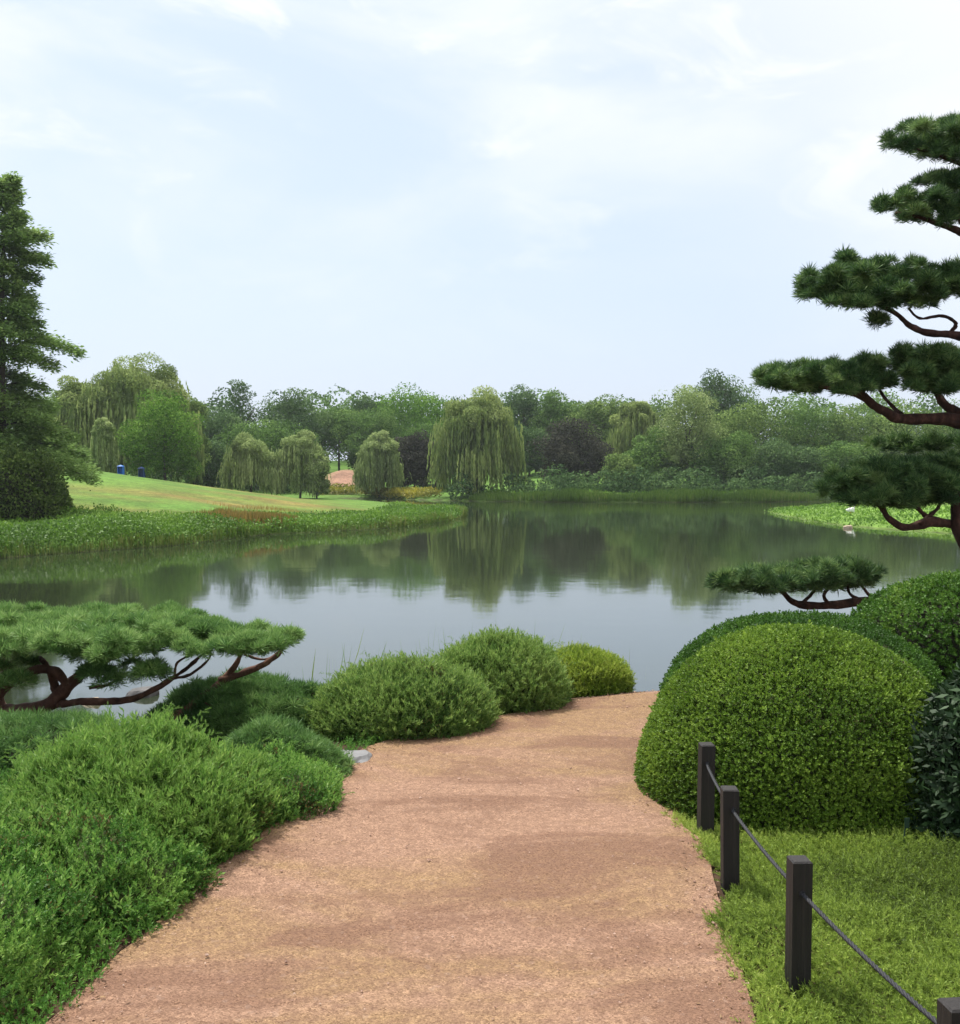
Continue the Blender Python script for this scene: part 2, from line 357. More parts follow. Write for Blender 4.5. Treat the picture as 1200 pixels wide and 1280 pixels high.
# ------------------------------------------------------------------ terrain
WZ = -1.15
LAKE = np.array([(-30, 14), (-12, 10.5), (-6, 8.9), (-2.7, 8.6), (-1.3, 9.5), (.5, 10.3), (2, 10.4), (6, 11.8), (12, 15), (25, 20), (60, 26), (75, 38),
    (40, 42.5), (27, 44.5), (22, 46.7), (20.4, 50), (19.4, 54), (19.5, 60), (20.3, 68), (21.3, 74), (23.5, 77.5), (30, 80), (45, 83), (80, 86), (90, 98),
    (60, 103), (40, 100), (20, 97.5), (8, 98.5), (0, 101), (-6, 106), (-11, 112), (-17, 110), (-13, 101), (-7, 90), (-4, 80), (-1.4, 71), (-1.2, 66.5), (-2, 59),
    (-4.9, 51), (-7.7, 48), (-9.9, 46), (-10.5, 43.7), (-12.2, 38.5), (-14.3, 35.7), (-16, 33), (-24, 29), (-40, 22)], float)
def sdist(X, Y):
    P = np.stack([X, Y], -1); d = np.full(X.shape, 1e9); inside = np.zeros(X.shape, bool)
    for a, b in zip(LAKE, np.roll(LAKE, -1, 0)):
        e = b - a; t = np.clip(((P - a) @ e) / (e @ e), 0, 1)
        d = np.minimum(d, np.linalg.norm(P - (a + t[..., None] * e), axis=-1))
        c = ((a[1] > Y) != (b[1] > Y)) & (X < (b[0] - a[0]) * (Y - a[1]) / (b[1] - a[1] + 1e-12) + a[0]); inside ^= c
    return np.where(inside, -d, d)
def sst(x, a, b): t = np.clip((x - a) / (b - a), 0, 1); return t * t * (3 - 2 * t)
def height(X, Y):
    X = np.asarray(X, float); Y = np.asarray(Y, float); s = sdist(X, Y)
    P = np.stack([X, Y, X * 0], -1).reshape(-1, 3)
    n1 = snoise(P, .35, 5).reshape(X.shape); n2 = snoise(P, 2.2, 6).reshape(X.shape)
    near = 1 - sst(Y, 16, 26)
    # near garden: level terrace that falls to the lake
    hn = WZ - .02 + 1.17 * sst(s, -.2, 3.0)
    hn = hn + .012 * n2 * sst(s, 3.0, 4) 
    A = np.interp(X, [-60, -34, -23, -16, -12, -8.5, -5, 0], [4.2, 3.55, 2.95, 2.5, 1.8, .85, .5, .4])
    hl = WZ + .12 * sst(s, 0, .6) + A * sst(s, -3, 36) ** .9 + .12 * n1 * sst(s, 3, 12)
    hf = WZ + .25 * sst(s, 0, .8) + 4.6 * sst(s, 3, 55) + .25 * n1 * sst(s, 4, 14)
    hf = hf + 2.3 * np.exp(-((X + 17.2) / 4) ** 2 - ((Y - 127) / 8) ** 2)
    hi = WZ + .10 * sst(s, 0, .5) + .75 * sst(s, 0, 9)
    wf = sst(Y, 84, 100); wl = 1 - sst(X, -1, 8)
    far = hf * wf + (1 - wf) * (hl * wl + hi * (1 - wl))
    h = hn * near + far * (1 - near)
    bed = WZ - .03 - .9 * sst(-s, 0, 2.5)
    return np.where(s < 0, bed, h), s
def sgrid(lo, hi, n, k):
    u = np.linspace(math.asinh(lo / k), math.asinh(hi / k), n); return np.sinh(u) * k
gx = sgrid(-700, 700, 420, 6.0); gy = sgrid(-40, 900, 520, 9.0)
X, Y = np.meshgrid(gx, gy); Z, S = height(X, Y)
V = np.stack([X, Y, Z], -1).reshape(-1, 3)
ii = (np.arange(len(gy) - 1)[:, None] * len(gx) + np.arange(len(gx) - 1)[None]).ravel()
F = np.stack([ii, ii + 1, ii + 1 + len(gx), ii + len(gx)], -1)
ground = make('ground', V, F, M['ground'], smooth=True); tag(ground, kind='structure')
col = np.zeros((len(V), 4), np.float32); col[:, 3] = 1
Pn = V.copy(); Pn[:, 2] = 0; Sx = S.ravel(); Yv = V[:, 1]; Xv = V[:, 0]
mulch = np.array([.060, .036, .022]); lawn = np.array([.075, .15, .022]); dry = np.array([.17, .105, .035]); islandc = np.array([.12, .21, .035]); mud = np.array([.05, .04, .025])
c = np.tile(mulch, (len(V), 1))
fl = sst(Yv, 16, 24)[:, None]; c = c * (1 - fl) + lawn * fl
band = np.exp(-((Sx - 13) / 5.5) ** 2) * sst(Yv, 24, 30) * (Xv < -6) * (Yv < 96)
dp = np.clip(band * (1.0 + 1.1 * snoise(Pn * [.35, 1, 1], .55, 11, 3)), 0, 1)[:, None] * .72
c = c * (1 - dp) + dry * dp
isl = (sst(Xv, 8, 14) * (Yv > 30) * (Yv < 90))[:, None]; c = c * (1 - isl) + islandc * isl
pk = (np.exp(-(((Xv + 16.6) / 3.0) ** 2 + ((Yv - 123) / 8) ** 2) ** 2))[:, None]; c = c * (1 - pk) + np.array([.25, .145, .10]) * pk
mu = (1 - sst(Sx, -.3, .5))[:, None]; c = c * (1 - mu) + mud * mu
col[:, :3] = c
ca = ground.data.color_attributes.new('soil', 'FLOAT_COLOR', 'POINT'); ca.data.foreach_set('color', col.ravel())
water = make('lake_water', [(-90, 5, WZ), (110, 5, WZ), (110, 125, WZ), (-90, 125, WZ)], np.array([[0, 1, 2, 3]]), M['water']); tag(water, kind='structure')
# ------------------------------------------------------------------ path
L_E = [(-300, 1700), (-60, 1400), (60, 1280), (140, 1195), (235, 1120), (300, 1065), (345, 1030), (400, 985), (430, 955), (455, 940), (500, 925), (600, 905), (650, 893), (700, 880), (760, 872), (800, 868), (832, 865)]
R_E = [(1180, 1700), (985, 1400), (945, 1290), (930, 1200), (895, 1130), (880, 1060), (855, 1040)]
Lw = np.array([at_z(*p)[:2] for p in L_E]); Rw = np.array([at_z(*p)[:2] for p in R_E])
Lw = np.vstack([[-1.6, -4], Lw, [[2.0, 7.75], [2.8, 8.0], [4.0, 8.3], [7, 8.9]]])
Rw = np.vstack([[1.2, -4], Rw, [[.95, 5.2], [1.1, 6.0], [1.35, 6.8], [2.2, 7.2], [4.0, 7.5], [7, 8.0]]])
def resample(P, n):
    d = np.r_[0, np.cumsum(np.linalg.norm(np.diff(P, axis=0), axis=1))]; t = np.linspace(0, d[-1], n)
    return np.stack([np.interp(t, d, P[:, k]) for k in (0, 1)], 1)
NP = 260
a = resample(Lw, NP); b = resample(Rw, NP)
wob = snoise(np.c_[a, np.zeros(NP)], 5, 21, 3) * .028; wob2 = snoise(np.c_[b, np.zeros(NP)], 5, 22, 3) * .028
across = norm(b - a); a = a + across * wob[:, None]; b = b + across * wob2[:, None]
u = np.linspace(0, 1, 30)
PX = a[:, None] * (1 - u)[None, :, None] + b[:, None] * u[None, :, None]
pz = height(PX[..., 0], PX[..., 1])[0] + .022
pts3 = np.concatenate([PX, pz[..., None]], -1).reshape(-1, 3)
pts3[:, 2] += .010 * snoise(pts3 * [1, 1, 0], 2.6, 31, 3)
i0 = (np.arange(NP - 1)[:, None] * 30 + np.arange(29)[None]).ravel()
path = make('path', pts3, np.stack([i0, i0 + 1, i0 + 31, i0 + 30], -1), M['path'], smooth=True); tag(path, kind='structure')
def path_side(P):      # >0 outside the path, metres, rough
    from_l = np.min(np.linalg.norm(P[:, None, :2] - a[None, ::2], axis=-1), 1)
    return from_l
# loose stones and litter lying on the path
r = np.random.default_rng(40); n = 7000
k = r.integers(0, NP, n); uu = r.uniform(.01, .99, n); edge = r.uniform(size=n) < .45
uu[edge] = np.where(r.uniform(size=edge.sum()) < .5, r.exponential(.04, edge.sum()), 1 - r.exponential(.04, edge.sum())); uu = np.clip(uu, -.03, 1.03)
pp = a[k] * (1 - uu)[:, None] + b[k] * uu[:, None] + r.normal(size=(n, 2)) * .03
ok = (pp[:, 1] > 2.3) & (pp[:, 1] < 7.5); pp = pp[ok]; n = len(pp)
zz = height(pp[:, 0], pp[:, 1])[0] + .026
octv = np.array([[1, 0, 0], [0, 1, 0], [-1, 0, 0], [0, -1, 0], [0, 0, .7], [0, 0, -.7]], float)
octf = np.array([[0, 1, 4], [1, 2, 4], [2, 3, 4], [3, 0, 4], [1, 0, 5], [2, 1, 5], [3, 2, 5], [0, 3, 5]])
sz = r.uniform(.0018, .0045, n) * np.where(r.uniform(size=n) < .04, 2.0, 1)
V = np.c_[pp, zz][:, None] + octv[None] * sz[:, None, None] * r.uniform(.6, 1.4, (n, 6, 1))
F = (octf[None] + np.arange(n)[:, None, None] * 6).reshape(-1, 3)
M['pebble'] = rough_mat('pebbles', [(.35, (.17, .095, .07)), (.5, (.36, .22, .16)), (.7, (.50, .38, .31))], 55, .85, .2)
tag(make('gravel', V, F, M['pebble']), kind='stuff', label='loose pinkish stones scattered over the gravel path', cat='gravel')
# ------------------------------------------------------------------ shrubs
def dome_pts(c, rad, n, r, shell=.16, low=-.15, e=2.0, bump=.05, bs=6, seed=1, theta_pow=1.0):
    D = norm(r.normal(size=(int(n * 1.7) + 10, 3))); D = D[D[:, 2] > low][:n]
    k = (np.abs(D[:, 0]) ** e + np.abs(D[:, 1]) ** e + np.abs(D[:, 2]) ** e) ** (-1 / e)
    N = norm(np.sign(D) * np.abs(D * k[:, None]) ** (e - 1) / np.array(rad))
    bmp = 1 + bump * snoise(D * k[:, None] * np.array(rad), bs, seed, 3)
    dep = 1 - shell * r.uniform(0, 1, len(D)) ** 1.5
    P = np.array(c) + D * (k * bmp * dep)[:, None] * np.array(rad)
    return P, N, dep
def core(c, rad, s=.8, e=2.0, nu=28, nv=14, bump=.05, bs=6, seed=1):
    th = np.linspace(0, 2 * np.pi, nu, endpoint=False); ph = np.linspace(-.5, np.pi / 2, nv)
    D = np.stack([np.cos(ph)[:, None] * np.cos(th), np.cos(ph)[:, None] * np.sin(th), np.sin(ph)[:, None] * np.ones(nu)], -1).reshape(-1, 3)
    k = (np.abs(D) ** e).sum(1) ** (-1 / e); bm = 1 + bump * snoise(D * k[:, None] * np.array(rad), bs, seed, 3)
    V = np.array(c) + D * (k * bm)[:, None] * np.array(rad) * s
    i = (np.arange(nv - 1)[:, None] * nu); j = np.arange(nu)[None]; j2 = (j + 1) % nu
    return V, np.stack([i + j, i + j2, i + nu + j2, i + nu + j], -1).reshape(-1, 4)
def stems(c, rad, r, n=9):
    s = Solid()
    for k in range(n):
        az = 6.283 * k / n + r.uniform(-.3, .3); q = r.uniform(.35, .7)
        s.tube([np.array(c) + [0.02 * math.cos(az), .02 * math.sin(az), -.03], np.array(c) + [rad[0] * q * .5 * math.cos(az), rad[1] * q * .5 * math.sin(az), rad[2] * .35],
                np.array(c) + [rad[0] * q * math.cos(az), rad[1] * q * math.sin(az), rad[2] * .7]], [.014, .010, .005], 5, n=3)
    return s
def shrub(name, c, rad, protos, mat, n, size, label, cat='shrub', up=.3, jit=.5, e=2.0, shell=.2, bump=.06, bs=6, seed=1, low=-.15, group=None, coresc=.8, tw='twig', spikes=0, spikesz=.0, clump=.28, lj=.12, tbase=.45, wild=0):
    r = np.random.default_rng(seed); c = np.array(c, float)
    root = empty(name, c, label, cat, group)
    L = Leaves(); P, N, dep = dome_pts(c, rad, n, r, shell, low, e, bump, bs, seed)
    D = N + np.array([0, 0, up]) + r.normal(size=P.shape) * jit
    t = tbase + clump * snoise(P, 9, seed + 5, 2) + r.normal(size=len(P)) * .10
    L.scatter(protos, P - norm(D) * size * .5, D, size * r.uniform(.7, 1.25, len(P)), t, r, lj=lj)
    if spikes:
        P, N, dep = dome_pts(c, rad, spikes, r, .05, .1, e, bump, bs, seed)
        D = N * .5 + np.array([0, 0, .9]) + r.normal(size=P.shape) * .3
        L.scatter(protos, P - norm(D) * spikesz * .3, D, spikesz * r.uniform(.6, 1.2, len(P)), .68, r)
    if wild:       # long loose shoots arching out of the mass
        P, N, dep = dome_pts(c, rad, wild, r, .25, .05, e, bump, bs, seed)
        out = N * [1, 1, .3]; az = norm(out + r.normal(size=P.shape) * .5)
        for j in range(7):
            f = j / 7; ln = spikesz * 2.0
            Q = P + az * (ln * f)[..., None] * [1, 1, .0] if np.ndim(ln) else P + az * [1, 1, 0] * ln * f * .8
            Q = Q + np.array([0, 0, 1.0]) * ln * (f - .55 * f * f)
            L.scatter(protos, Q, az * .8 + [0, 0, .7 - f] + r.normal(size=P.shape) * .3, size * .75 * (1 - .4 * f), .62, r)
    L.build('foliage', [M[mat], M[tw]], root, core(c, rad, coresc, e, bump=bump, bs=bs, seed=seed))
    stems(c, rad, r).build('stem', M['barkd'], root)
    return root
def gz(x, y): return float(height(np.array([x]), np.array([y]))[0][0])
shrub('clipped_dome_shrub', (1.675, 5.20, 0), (.845, .90, .835), CLIP, 'clip', 62000, .025, 'large smooth clipped green dome beside the post and rope fence', 'shrub', .15, .55, 2.02, .08, .026, 4.5, 11, -.1, coresc=.90, tw='twigg', clump=.2, spikes=350, spikesz=.045)
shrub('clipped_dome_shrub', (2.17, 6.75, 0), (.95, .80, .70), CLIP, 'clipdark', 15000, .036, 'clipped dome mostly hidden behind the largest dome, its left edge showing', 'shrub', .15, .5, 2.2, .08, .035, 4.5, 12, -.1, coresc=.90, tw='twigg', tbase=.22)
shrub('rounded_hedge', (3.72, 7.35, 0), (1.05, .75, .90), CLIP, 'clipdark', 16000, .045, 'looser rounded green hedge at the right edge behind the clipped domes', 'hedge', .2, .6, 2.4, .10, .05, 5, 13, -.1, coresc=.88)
shrub('broadleaf_shrub', (2.42, 4.42, 0), (.50, .46, .74), BIGLEAF, 'glossy', 5600, .078, 'very dark shrub with broad glossy leaves at the right edge', 'shrub', .1, .6, 2.3, .25, .10, 5, 14, -.2, coresc=.75)
def lp(px, py, z=0): return at_z(px, py, z)
shrub('trailing_shrub', (-2.16, 3.36, 0), (.80, .86, .37), SPRIG, 'bright', 21000, .042, 'bright green small-leaved shrub filling the bottom left corner', 'shrub', .5, .6, 2.2, .35, .24, 7, 21, -.05, spikes=1500, spikesz=.07, wild=170, tw='twigg', clump=.38)
shrub('trailing_shrub', (-1.52, 3.90, 0), (.42, .48, .25), SPRIG, 'bright', 8000, .042, 'low bluish-green shrub between the corner shrub and the feathery mound', 'shrub', .5, .6, 2.2, .35, .24, 8, 22, -.05, spikes=600, spikesz=.065, tbase=.28, wild=90, tw='twigg', clump=.45)
shrub('feathery_shrub', (-1.58, 4.52, 0), (.66, .56, .41), FEATHER, 'olive', 15000, .075, 'large feathery shrub with arching yellow-green sprays under the flat-topped pine', 'shrub', .7, .6, 2.1, .4, .24, 6, 23, -.05, spikes=2600, spikesz=.115, wild=190, tw='twigg', clump=.38)
shrub('feathery_shrub', (-1.10, 5.02, 0), (.36, .50, .21), SPRIG, 'bright', 8000, .045, 'small bright green shrub spilling onto the left path edge before the pale stone', 'shrub', .6, .6, 2.1, .35, .22, 8, 24, -.05, spikes=700, spikesz=.065, wild=90, tw='twigg', clump=.45)
shrub('juniper', (-1.15, 5.40, 0), (.38, .32, .30), TUFT, 'juniper', 2200, .060, 'small flat-topped juniper above the pale stone left of the path', 'juniper', .6, .5, 2.2, .35, .20, 7, 25, -.05)
shrub('juniper', (-1.55, 6.55, 0), (.74, .42, .28), TUFT, 'juniper', 4800, .062, 'wide spreading juniper behind the pine branches near the water', 'juniper', .6, .5, 2.2, .35, .22, 6, 26, -.05)
shrub('juniper', (-2.32, 5.30, 0), (.60, .42, .31), TUFT, 'juniper', 4200, .060, 'soft blue-green juniper at the left edge below the pine trunk', 'juniper', .6, .5, 2.2, .35, .20, 6, 27, -.05)
shrub('trailing_shrub', (-2.35, 4.40, 0), (.55, .5, .28), SPRIG, 'bright', 8000, .045, 'mid green shrub at the left edge below the blue-green juniper', 'shrub', .5, .6, 2.2, .35, .24, 7, 28, -.05, spikes=300, spikesz=.10, tbase=.35)
shrub('trailing_shrub', (-1.78, 4.0, 0), (.50, .45, .30), SPRIG, 'olive', 7000, .05, 'olive sprays between the bright corner shrub and the large feathery shrub', 'shrub', .6, .6, 2.1, .4, .26, 7, 29, -.05, spikes=700, spikesz=.08, wild=120)
shrub('trailing_shrub', (-1.32, 4.78, 0), (.42, .45, .27), SPRIG, 'bright', 7000, .05, 'bright green growth filling the dip between the feathery shrub and the path-side shrub', 'shrub', .6, .6, 2.1, .4, .24, 7, 30, -.05, spikes=600, spikesz=.08, wild=90, tw='twigg', clump=.45)
shrub('mounded_shrub', (-.50, 6.48, 0), (.62, .48, .40), FEATHER, 'mound', 17000, .055, 'nearest and darkest of the three mounded shrubs along the path by the lake', 'shrub', .6, .5, 2.1, .3, .12, 5, 31, -.1, spikes=1800, spikesz=.10, wild=120, tbase=.42)
shrub('mounded_shrub', (.08, 7.16, 0), (.57, .46, .455), FEATHER, 'mound', 16000, .058, 'tallest middle one of the three mounded shrubs along the path by the lake', 'shrub', .6, .5, 2.1, .3, .12, 5, 32, -.1, spikes=1800, spikesz=.105, wild=120, tbase=.58)
shrub('mounded_shrub', (.80, 7.82, -.04), (.42, .40, .325), FEATHER, 'moundy', 10000, .052, 'smallest yellow-green mounded shrub at the far end of the path', 'shrub', .6, .5, 2.1, .3, .11, 5, 33, -.1, spikes=600, spikesz=.07)
# fine grass stems rising behind the mounds
r = np.random.default_rng(50); L = Leaves()
pos = np.array([(r.normal(x, s), r.normal(y, .12), z) for x, y, z, s in ((-.05, 7.5, .15, .3), (.35, 7.75, .15, .25), (-.85, 6.9, .1, .25), (.9, 8.2, -.15, .2)) for _ in range(35)])
L.scatter(NARROW, pos, np.array([0, 0, 1.0]) + r.normal(size=pos.shape) * .13, r.uniform(.2, .42, len(pos)) , .6, r)
for q in L.Q: 
    ctr = q.mean(1, keepdims=True); q[:, 1] = (q[:, 1] - ctr[:, 0]) * [.035, .035, 1] + ctr[:, 0]; q[:, 3] = (q[:, 3] - ctr[:, 0]) * [.035, .035, 1] + ctr[:, 0]
tag(L.build('tall_grass', M['grass']), 'thin grass stems rising behind the mounded shrubs against the water', 'grass', kind='stuff')
# creeping ground cover right of the path
def on_right(P):      # signed distance right of path's right edge (metres)
    yy = b[:, 1]; o = np.argsort(yy); return P[:, 0] - np.interp(P[:, 1], yy[o], b[o, 0])
r = np.random.default_rng(60); n = 110000
P = np.c_[r.uniform(.55, 3.3, n), r.uniform(2.0, 6.4, n), np.zeros(n)]
P = P[P[:, 0] < P[:, 1] * .62 + .8]
sgn = on_right(P) + .09 * snoise(P, 7, 61, 3) + .015
keep = (sgn > 0) & (((P[:, 0] - 1.675) / .76) ** 2 + ((P[:, 1] - 5.20) / .81) ** 2 > 1); P = P[keep]; sgn = sgn[keep]
hgt = .012 + sst(sgn, .08, .7) * .07 + .034 * snoise(P, 6, 62, 3) * np.clip(sgn * 5, 0, 1)
P[:, 2] = height(P[:, 0], P[:, 1])[0] + np.maximum(hgt, 0) * r.uniform(.55, 1, len(P))
thin = snoise(P, 3.2, 66, 2); keep = (r.uniform(size=len(P)) < np.clip(1.15 - np.maximum(thin - .55, 0) * 1.3, .3, 1)); P = P[keep]
D = np.c_[r.normal(size=(len(P), 2)) * .8, np.full(len(P), .55)]
L = Leaves(); t = .46 + .40 * snoise(P * [1, 1, 0], 2.4, 63, 4) + r.normal(size=len(P)) * .1
L.scatter(FEATHER, P, D, r.uniform(.028, .062, len(P)), t, r)
tag(L.build('ground_cover', M['creep']), 'bright yellow-green creeping cover on the ground right of the path', 'ground cover', kind='stuff')
# earth bank just under the cover so it reads as a low mound
gx2 = np.linspace(.4, 3.4, 90); gy2 = np.linspace(1.9, 6.5, 120); X2, Y2 = np.meshgrid(gx2, gy2)
PP = np.stack([X2, Y2, 0 * X2], -1).reshape(-1, 3); sg = on_right(PP)
hh = height(X2, Y2)[0].ravel() - .07 + (sst(sg, .08, .7) * .07 + .02 * snoise(PP, 6, 62, 3) * np.clip(sg * 5, 0, 1)) * 1 + .045 * sst(sg, -.02, .12)
PP[:, 2] = hh; q = (np.arange(119)[:, None] * 90 + np.arange(89)[None]).ravel()
M['soil'] = rough_mat('mossy_soil', [(.35, (.075, .065, .025)), (.6, (.11, .13, .03)), (.8, (.16, .20, .04))], 14, .95, .6)
tag(make('soil_bank', PP, np.stack([q, q + 1, q + 91, q + 90], -1), M['soil'], smooth=True), kind='structure')
# stray sprigs creeping on the left edge of the path + brown litter under the shrubs
r = np.random.default_rng(64); n = 5000
k = r.integers(0, NP, n); off = -np.abs(r.normal(0, .10, n)) + .01
P = np.c_[a[k] + across[k] * off[:, None] + r.normal(size=(n, 2)) * .02, np.zeros(n)]
P = P[(P[:, 1] > 2.4) & (P[:, 1] < 6.6) & (P[:, 0] < 1.2)]; P[:, 2] = height(P[:, 0], P[:, 1])[0] + .02
L = Leaves(); L.scatter(SPRIG, P, np.c_[r.normal(size=(len(P), 2)) * .5, np.ones(len(P))], r.uniform(.025, .06, len(P)), .45, r)
tag(L.build('edge_growth', M['bright']), 'short green growth creeping along the left edge of the path', 'ground cover', kind='stuff')
n = 2600; k = r.integers(0, NP, n); side = r.uniform(size=n) < .5
off = np.abs(r.normal(0, .07, n)); P = np.where(side[:, None], a[k] + across[k] * off[:, None], b[k] - across[k] * off[:, None])
P = np.c_[P, np.zeros(n)]; P = P[(P[:, 1] > 2.3) & (P[:, 1] < 7.6)]; P[:, 2] = height(P[:, 0], P[:, 1])[0] + .028
L = Leaves(); L.scatter([proto_leaf(.4)], P, np.c_[r.normal(size=(len(P), 2)), r.normal(size=len(P)) * .15], r.uniform(.008, .022, len(P)), r.uniform(0, 1, len(P)), r)
M['litter'] = foliage('dry_litter', (.07, .035, .018), (.16, .09, .045), (.33, .22, .10), .1)
tag(L.build('leaf_litter', M['litter']), 'dry brown leaf crumbs along both edges of the path', 'leaf litter', kind='stuff')
# ------------------------------------------------------------------ fence posts, rope, marker, stones
posts = [(1.022, 4.48), (.980, 3.86), (1.000, 3.09), (1.100, 2.26)]
plabel = ['farthest dark timber post, half sunk in green beside the clipped dome', 'second farthest dark timber post, on the path edge below the clipped dome',
          'tall nearest full post of dark timber, in the bright creeping cover', 'dark post top cut off by the bottom right corner']
def post(x, y, k):
    root = empty('fence_post', (x, y, 0), plabel[k], 'post', 'dark posts of the rope fence')
    w, H, ch = .031, (.43, .425, .445, .43)[k], .005
    V = []
    for z, s in ((-.1, w), (H - ch, w), (H, w - ch)):
        for sx, sy in ((-1, -1), (1, -1), (1, 1), (-1, 1)): V.append((sx * s, sy * s, z))
    V = np.array(V, float); az = (.06, -.05, .03, .08)[k]; tl = (.010, -.012, .004, 0)[k]
    V = np.stack([V[:, 0] * math.cos(az) - V[:, 1] * math.sin(az) + V[:, 2] * tl, V[:, 0] * math.sin(az) + V[:, 1] * math.cos(az), V[:, 2]], 1) + [x, y, 0]
    F = [[i + j, i + (j + 1) % 4, i + 4 + (j + 1) % 4, i + 4 + j] for i in (0, 4) for j in range(4)] + [[8, 9, 10, 11]]
    make('timber', V, np.array(F), M['post'], root)
    s = Solid(); s.tube([(x + .002, y - w - .003, .345), (x + .002, y - w + .004, .345)], [.010, .010], 12, n=2); s.build('rope_hole', M['rope'], root)
for k, (x, y) in enumerate(posts): post(x, y, k)
hz = .345; rp = []
chain = [(1.35, 1.45)] + posts[::-1]
for (x0, y0), (x1, y1) in zip(chain[:-1], chain[1:]):
    for t in np.linspace(0, 1, 8, endpoint=False): rp.append((x0 + (x1 - x0) * t, y0 + (y1 - y0) * t, hz - .012 * 4 * t * (1 - t)))
rp.append((posts[0][0], posts[0][1], hz))
rp += [(1.03, 4.62, .27), (1.06, 4.78, .16)]
def twist(pts, rad):
    p, _ = smooth_path(pts, [rad] * len(pts), 14); s = Solid(); T = norm(np.gradient(p, axis=0)); U = norm(np.cross(T, [0, 0, 1.0])); W = np.cross(T, U)
    d = np.r_[0, np.cumsum(np.linalg.norm(np.diff(p, axis=0), axis=1))]
    n = int(d[-1] / .006); t = np.linspace(0, d[-1], n); g = lambda A: np.stack([np.interp(t, d, A[:, i]) for i in range(3)], 1)
    p, U, W = g(p), g(U), g(W)
    for ph in (0, 2.094, 4.189):
        q = p + (U * np.cos(t * 110 + ph)[:, None] + W * np.sin(t * 110 + ph)[:, None]) * rad * .5
        V, F, cap = tube(q, [rad * .62] * len(q), 6, n=1); s.add(V, F, cap)
    return s
tag(twist(rp, .0065).build('rope', M['rope'], smooth=True), 'black rope strung through the dark timber posts', 'rope')
def stone(name, c, rad, mat, label, seed, cat='stone', flat=1.0):
    r = np.random.default_rng(seed); V, F = core((0, 0, 0), (1, 1, 1), 1, 2.6, 24, 12)
    th = np.linspace(0, 2 * np.pi, 24, endpoint=False)
    V = V * (1 + .22 * snoise(V, 2.2, seed, 3))[:, None]
    V[:, 2] = np.minimum(V[:, 2], .75 + .1 * V[:, 0]) * flat
    o = make(name, V * np.array(rad) + np.array(c), F, M[mat], smooth=False); tag(o, label, cat); return o
p = at_z(430, 938, .06); stone('edging_stone', (p[0] + .045, p[1] + .0, -.035), (.135, .12, .105), 'stone', 'pale grey flat stone between the shrubs at the left path edge', 71)
p = at_z(2, 912, .18); stone('boulder', (p[0] - .08, p[1] + .1, .02), (.14, .12, .20), 'sandstone', 'tan stone at the left edge by the pine trunk foot', 72)
p = at_z(5, 958, .18); stone('boulder', (p[0] - .08, p[1] - .05, .02), (.10, .08, .20), 'sandstone', 'smaller tan stone at the left edge, lower of two', 73)
p = at_z(175, 864, -1.1); stone('shore_rock', (p[0], p[1], -1.25), (.20, .16, .24), 'darkstone', 'dark rock in the water seen under the pine branches', 74, 'rock')
p = at_z(112, 874, -1.1); stone('shore_rock', (p[0], p[1], -1.25), (.13, .12, .20), 'sandstone', 'tan rock at the waterline seen under the pine branches', 75, 'rock')
p = at_z(1129, 1062, .05); root = empty('plant_marker', (p[0], p[1], 0.0), 'thin dark green marker stake in the creeping cover by the glossy shrub', 'plant marker')
s = Solid(); s.tube([(p[0] - .012, p[1], -.02), (p[0], p[1], .08), (p[0] + .012, p[1] + .004, .17)], [.003, .003, .003], 6); s.build('stake', M['plastic'], root)
s = Solid(); s.box((p[0] + .013, p[1] - .002, .165), (.022, .003, .045), .15); s.build('name_plate', M['plastic'], root)
# ------------------------------------------------------------------ pines
def lobe_tufts(L, c, rad, n, size, r, seed, up=.9, low=-.35, tb=.5):
    P, N, dep = dome_pts(c, rad, n, r, .5, low, 2.0, .16, 14, seed)
    D = N * .8 + np.array([0, 0, up]) + r.normal(size=P.shape) * .3
    t = tb + .2 * snoise(P, 6, seed) + .12 * N[:, 2] * 0 + r.normal(size=len(P)) * .1
    L.scatter(TUFT, P - norm(D) * size * .3, D, size * r.uniform(.75, 1.2, len(P)) * np.where(r.uniform(size=len(P)) < .07, 1.45, 1), t, r, lj=.2)
def pad(root, name, lobes, mat, size, dens, seed, tb=.5):
    r = np.random.default_rng(seed); L = Leaves()
    for k, (c, rad) in enumerate(lobes):
        area = rad[0] * rad[1] * 3.1 + (rad[0] + rad[1]) * rad[2] * 3
        lobe_tufts(L, c, rad, int(area * dens), size, r, seed * 7 + k, tb=tb + r.normal() * (.08 if mat == 'pineL' else .16))
    return L.build(name, M[mat], root)
def lobes_px(cx, cy, hw, hh, d, n, r, depth=.6, lr=(.17, .28), flat=.5, edge=0):
    """little cushions filling a flat branch end: centre/half extents in frame pixels at distance d"""
    out = []
    for k in range(n):
        a_ = r.uniform(0, 6.283); q = math.sqrt(r.uniform(0, 1)); x = cx + math.cos(a_) * q * hw * .95
        dy = math.sin(a_) * q * depth
        taper = math.sqrt(max(1 - ((x - cx) / hw) ** 2, .12))
        y = cy + r.uniform(-1.0, .9) * hh * taper
        R0 = r.uniform(*lr) * (.62 + .3 * taper)
        p_ = at_y(x, y, d + dy); out.append((p_, (R0, R0, R0 * flat * 1.2)))
    return out
def px(*pts): return [at_y(*p) for p in pts]
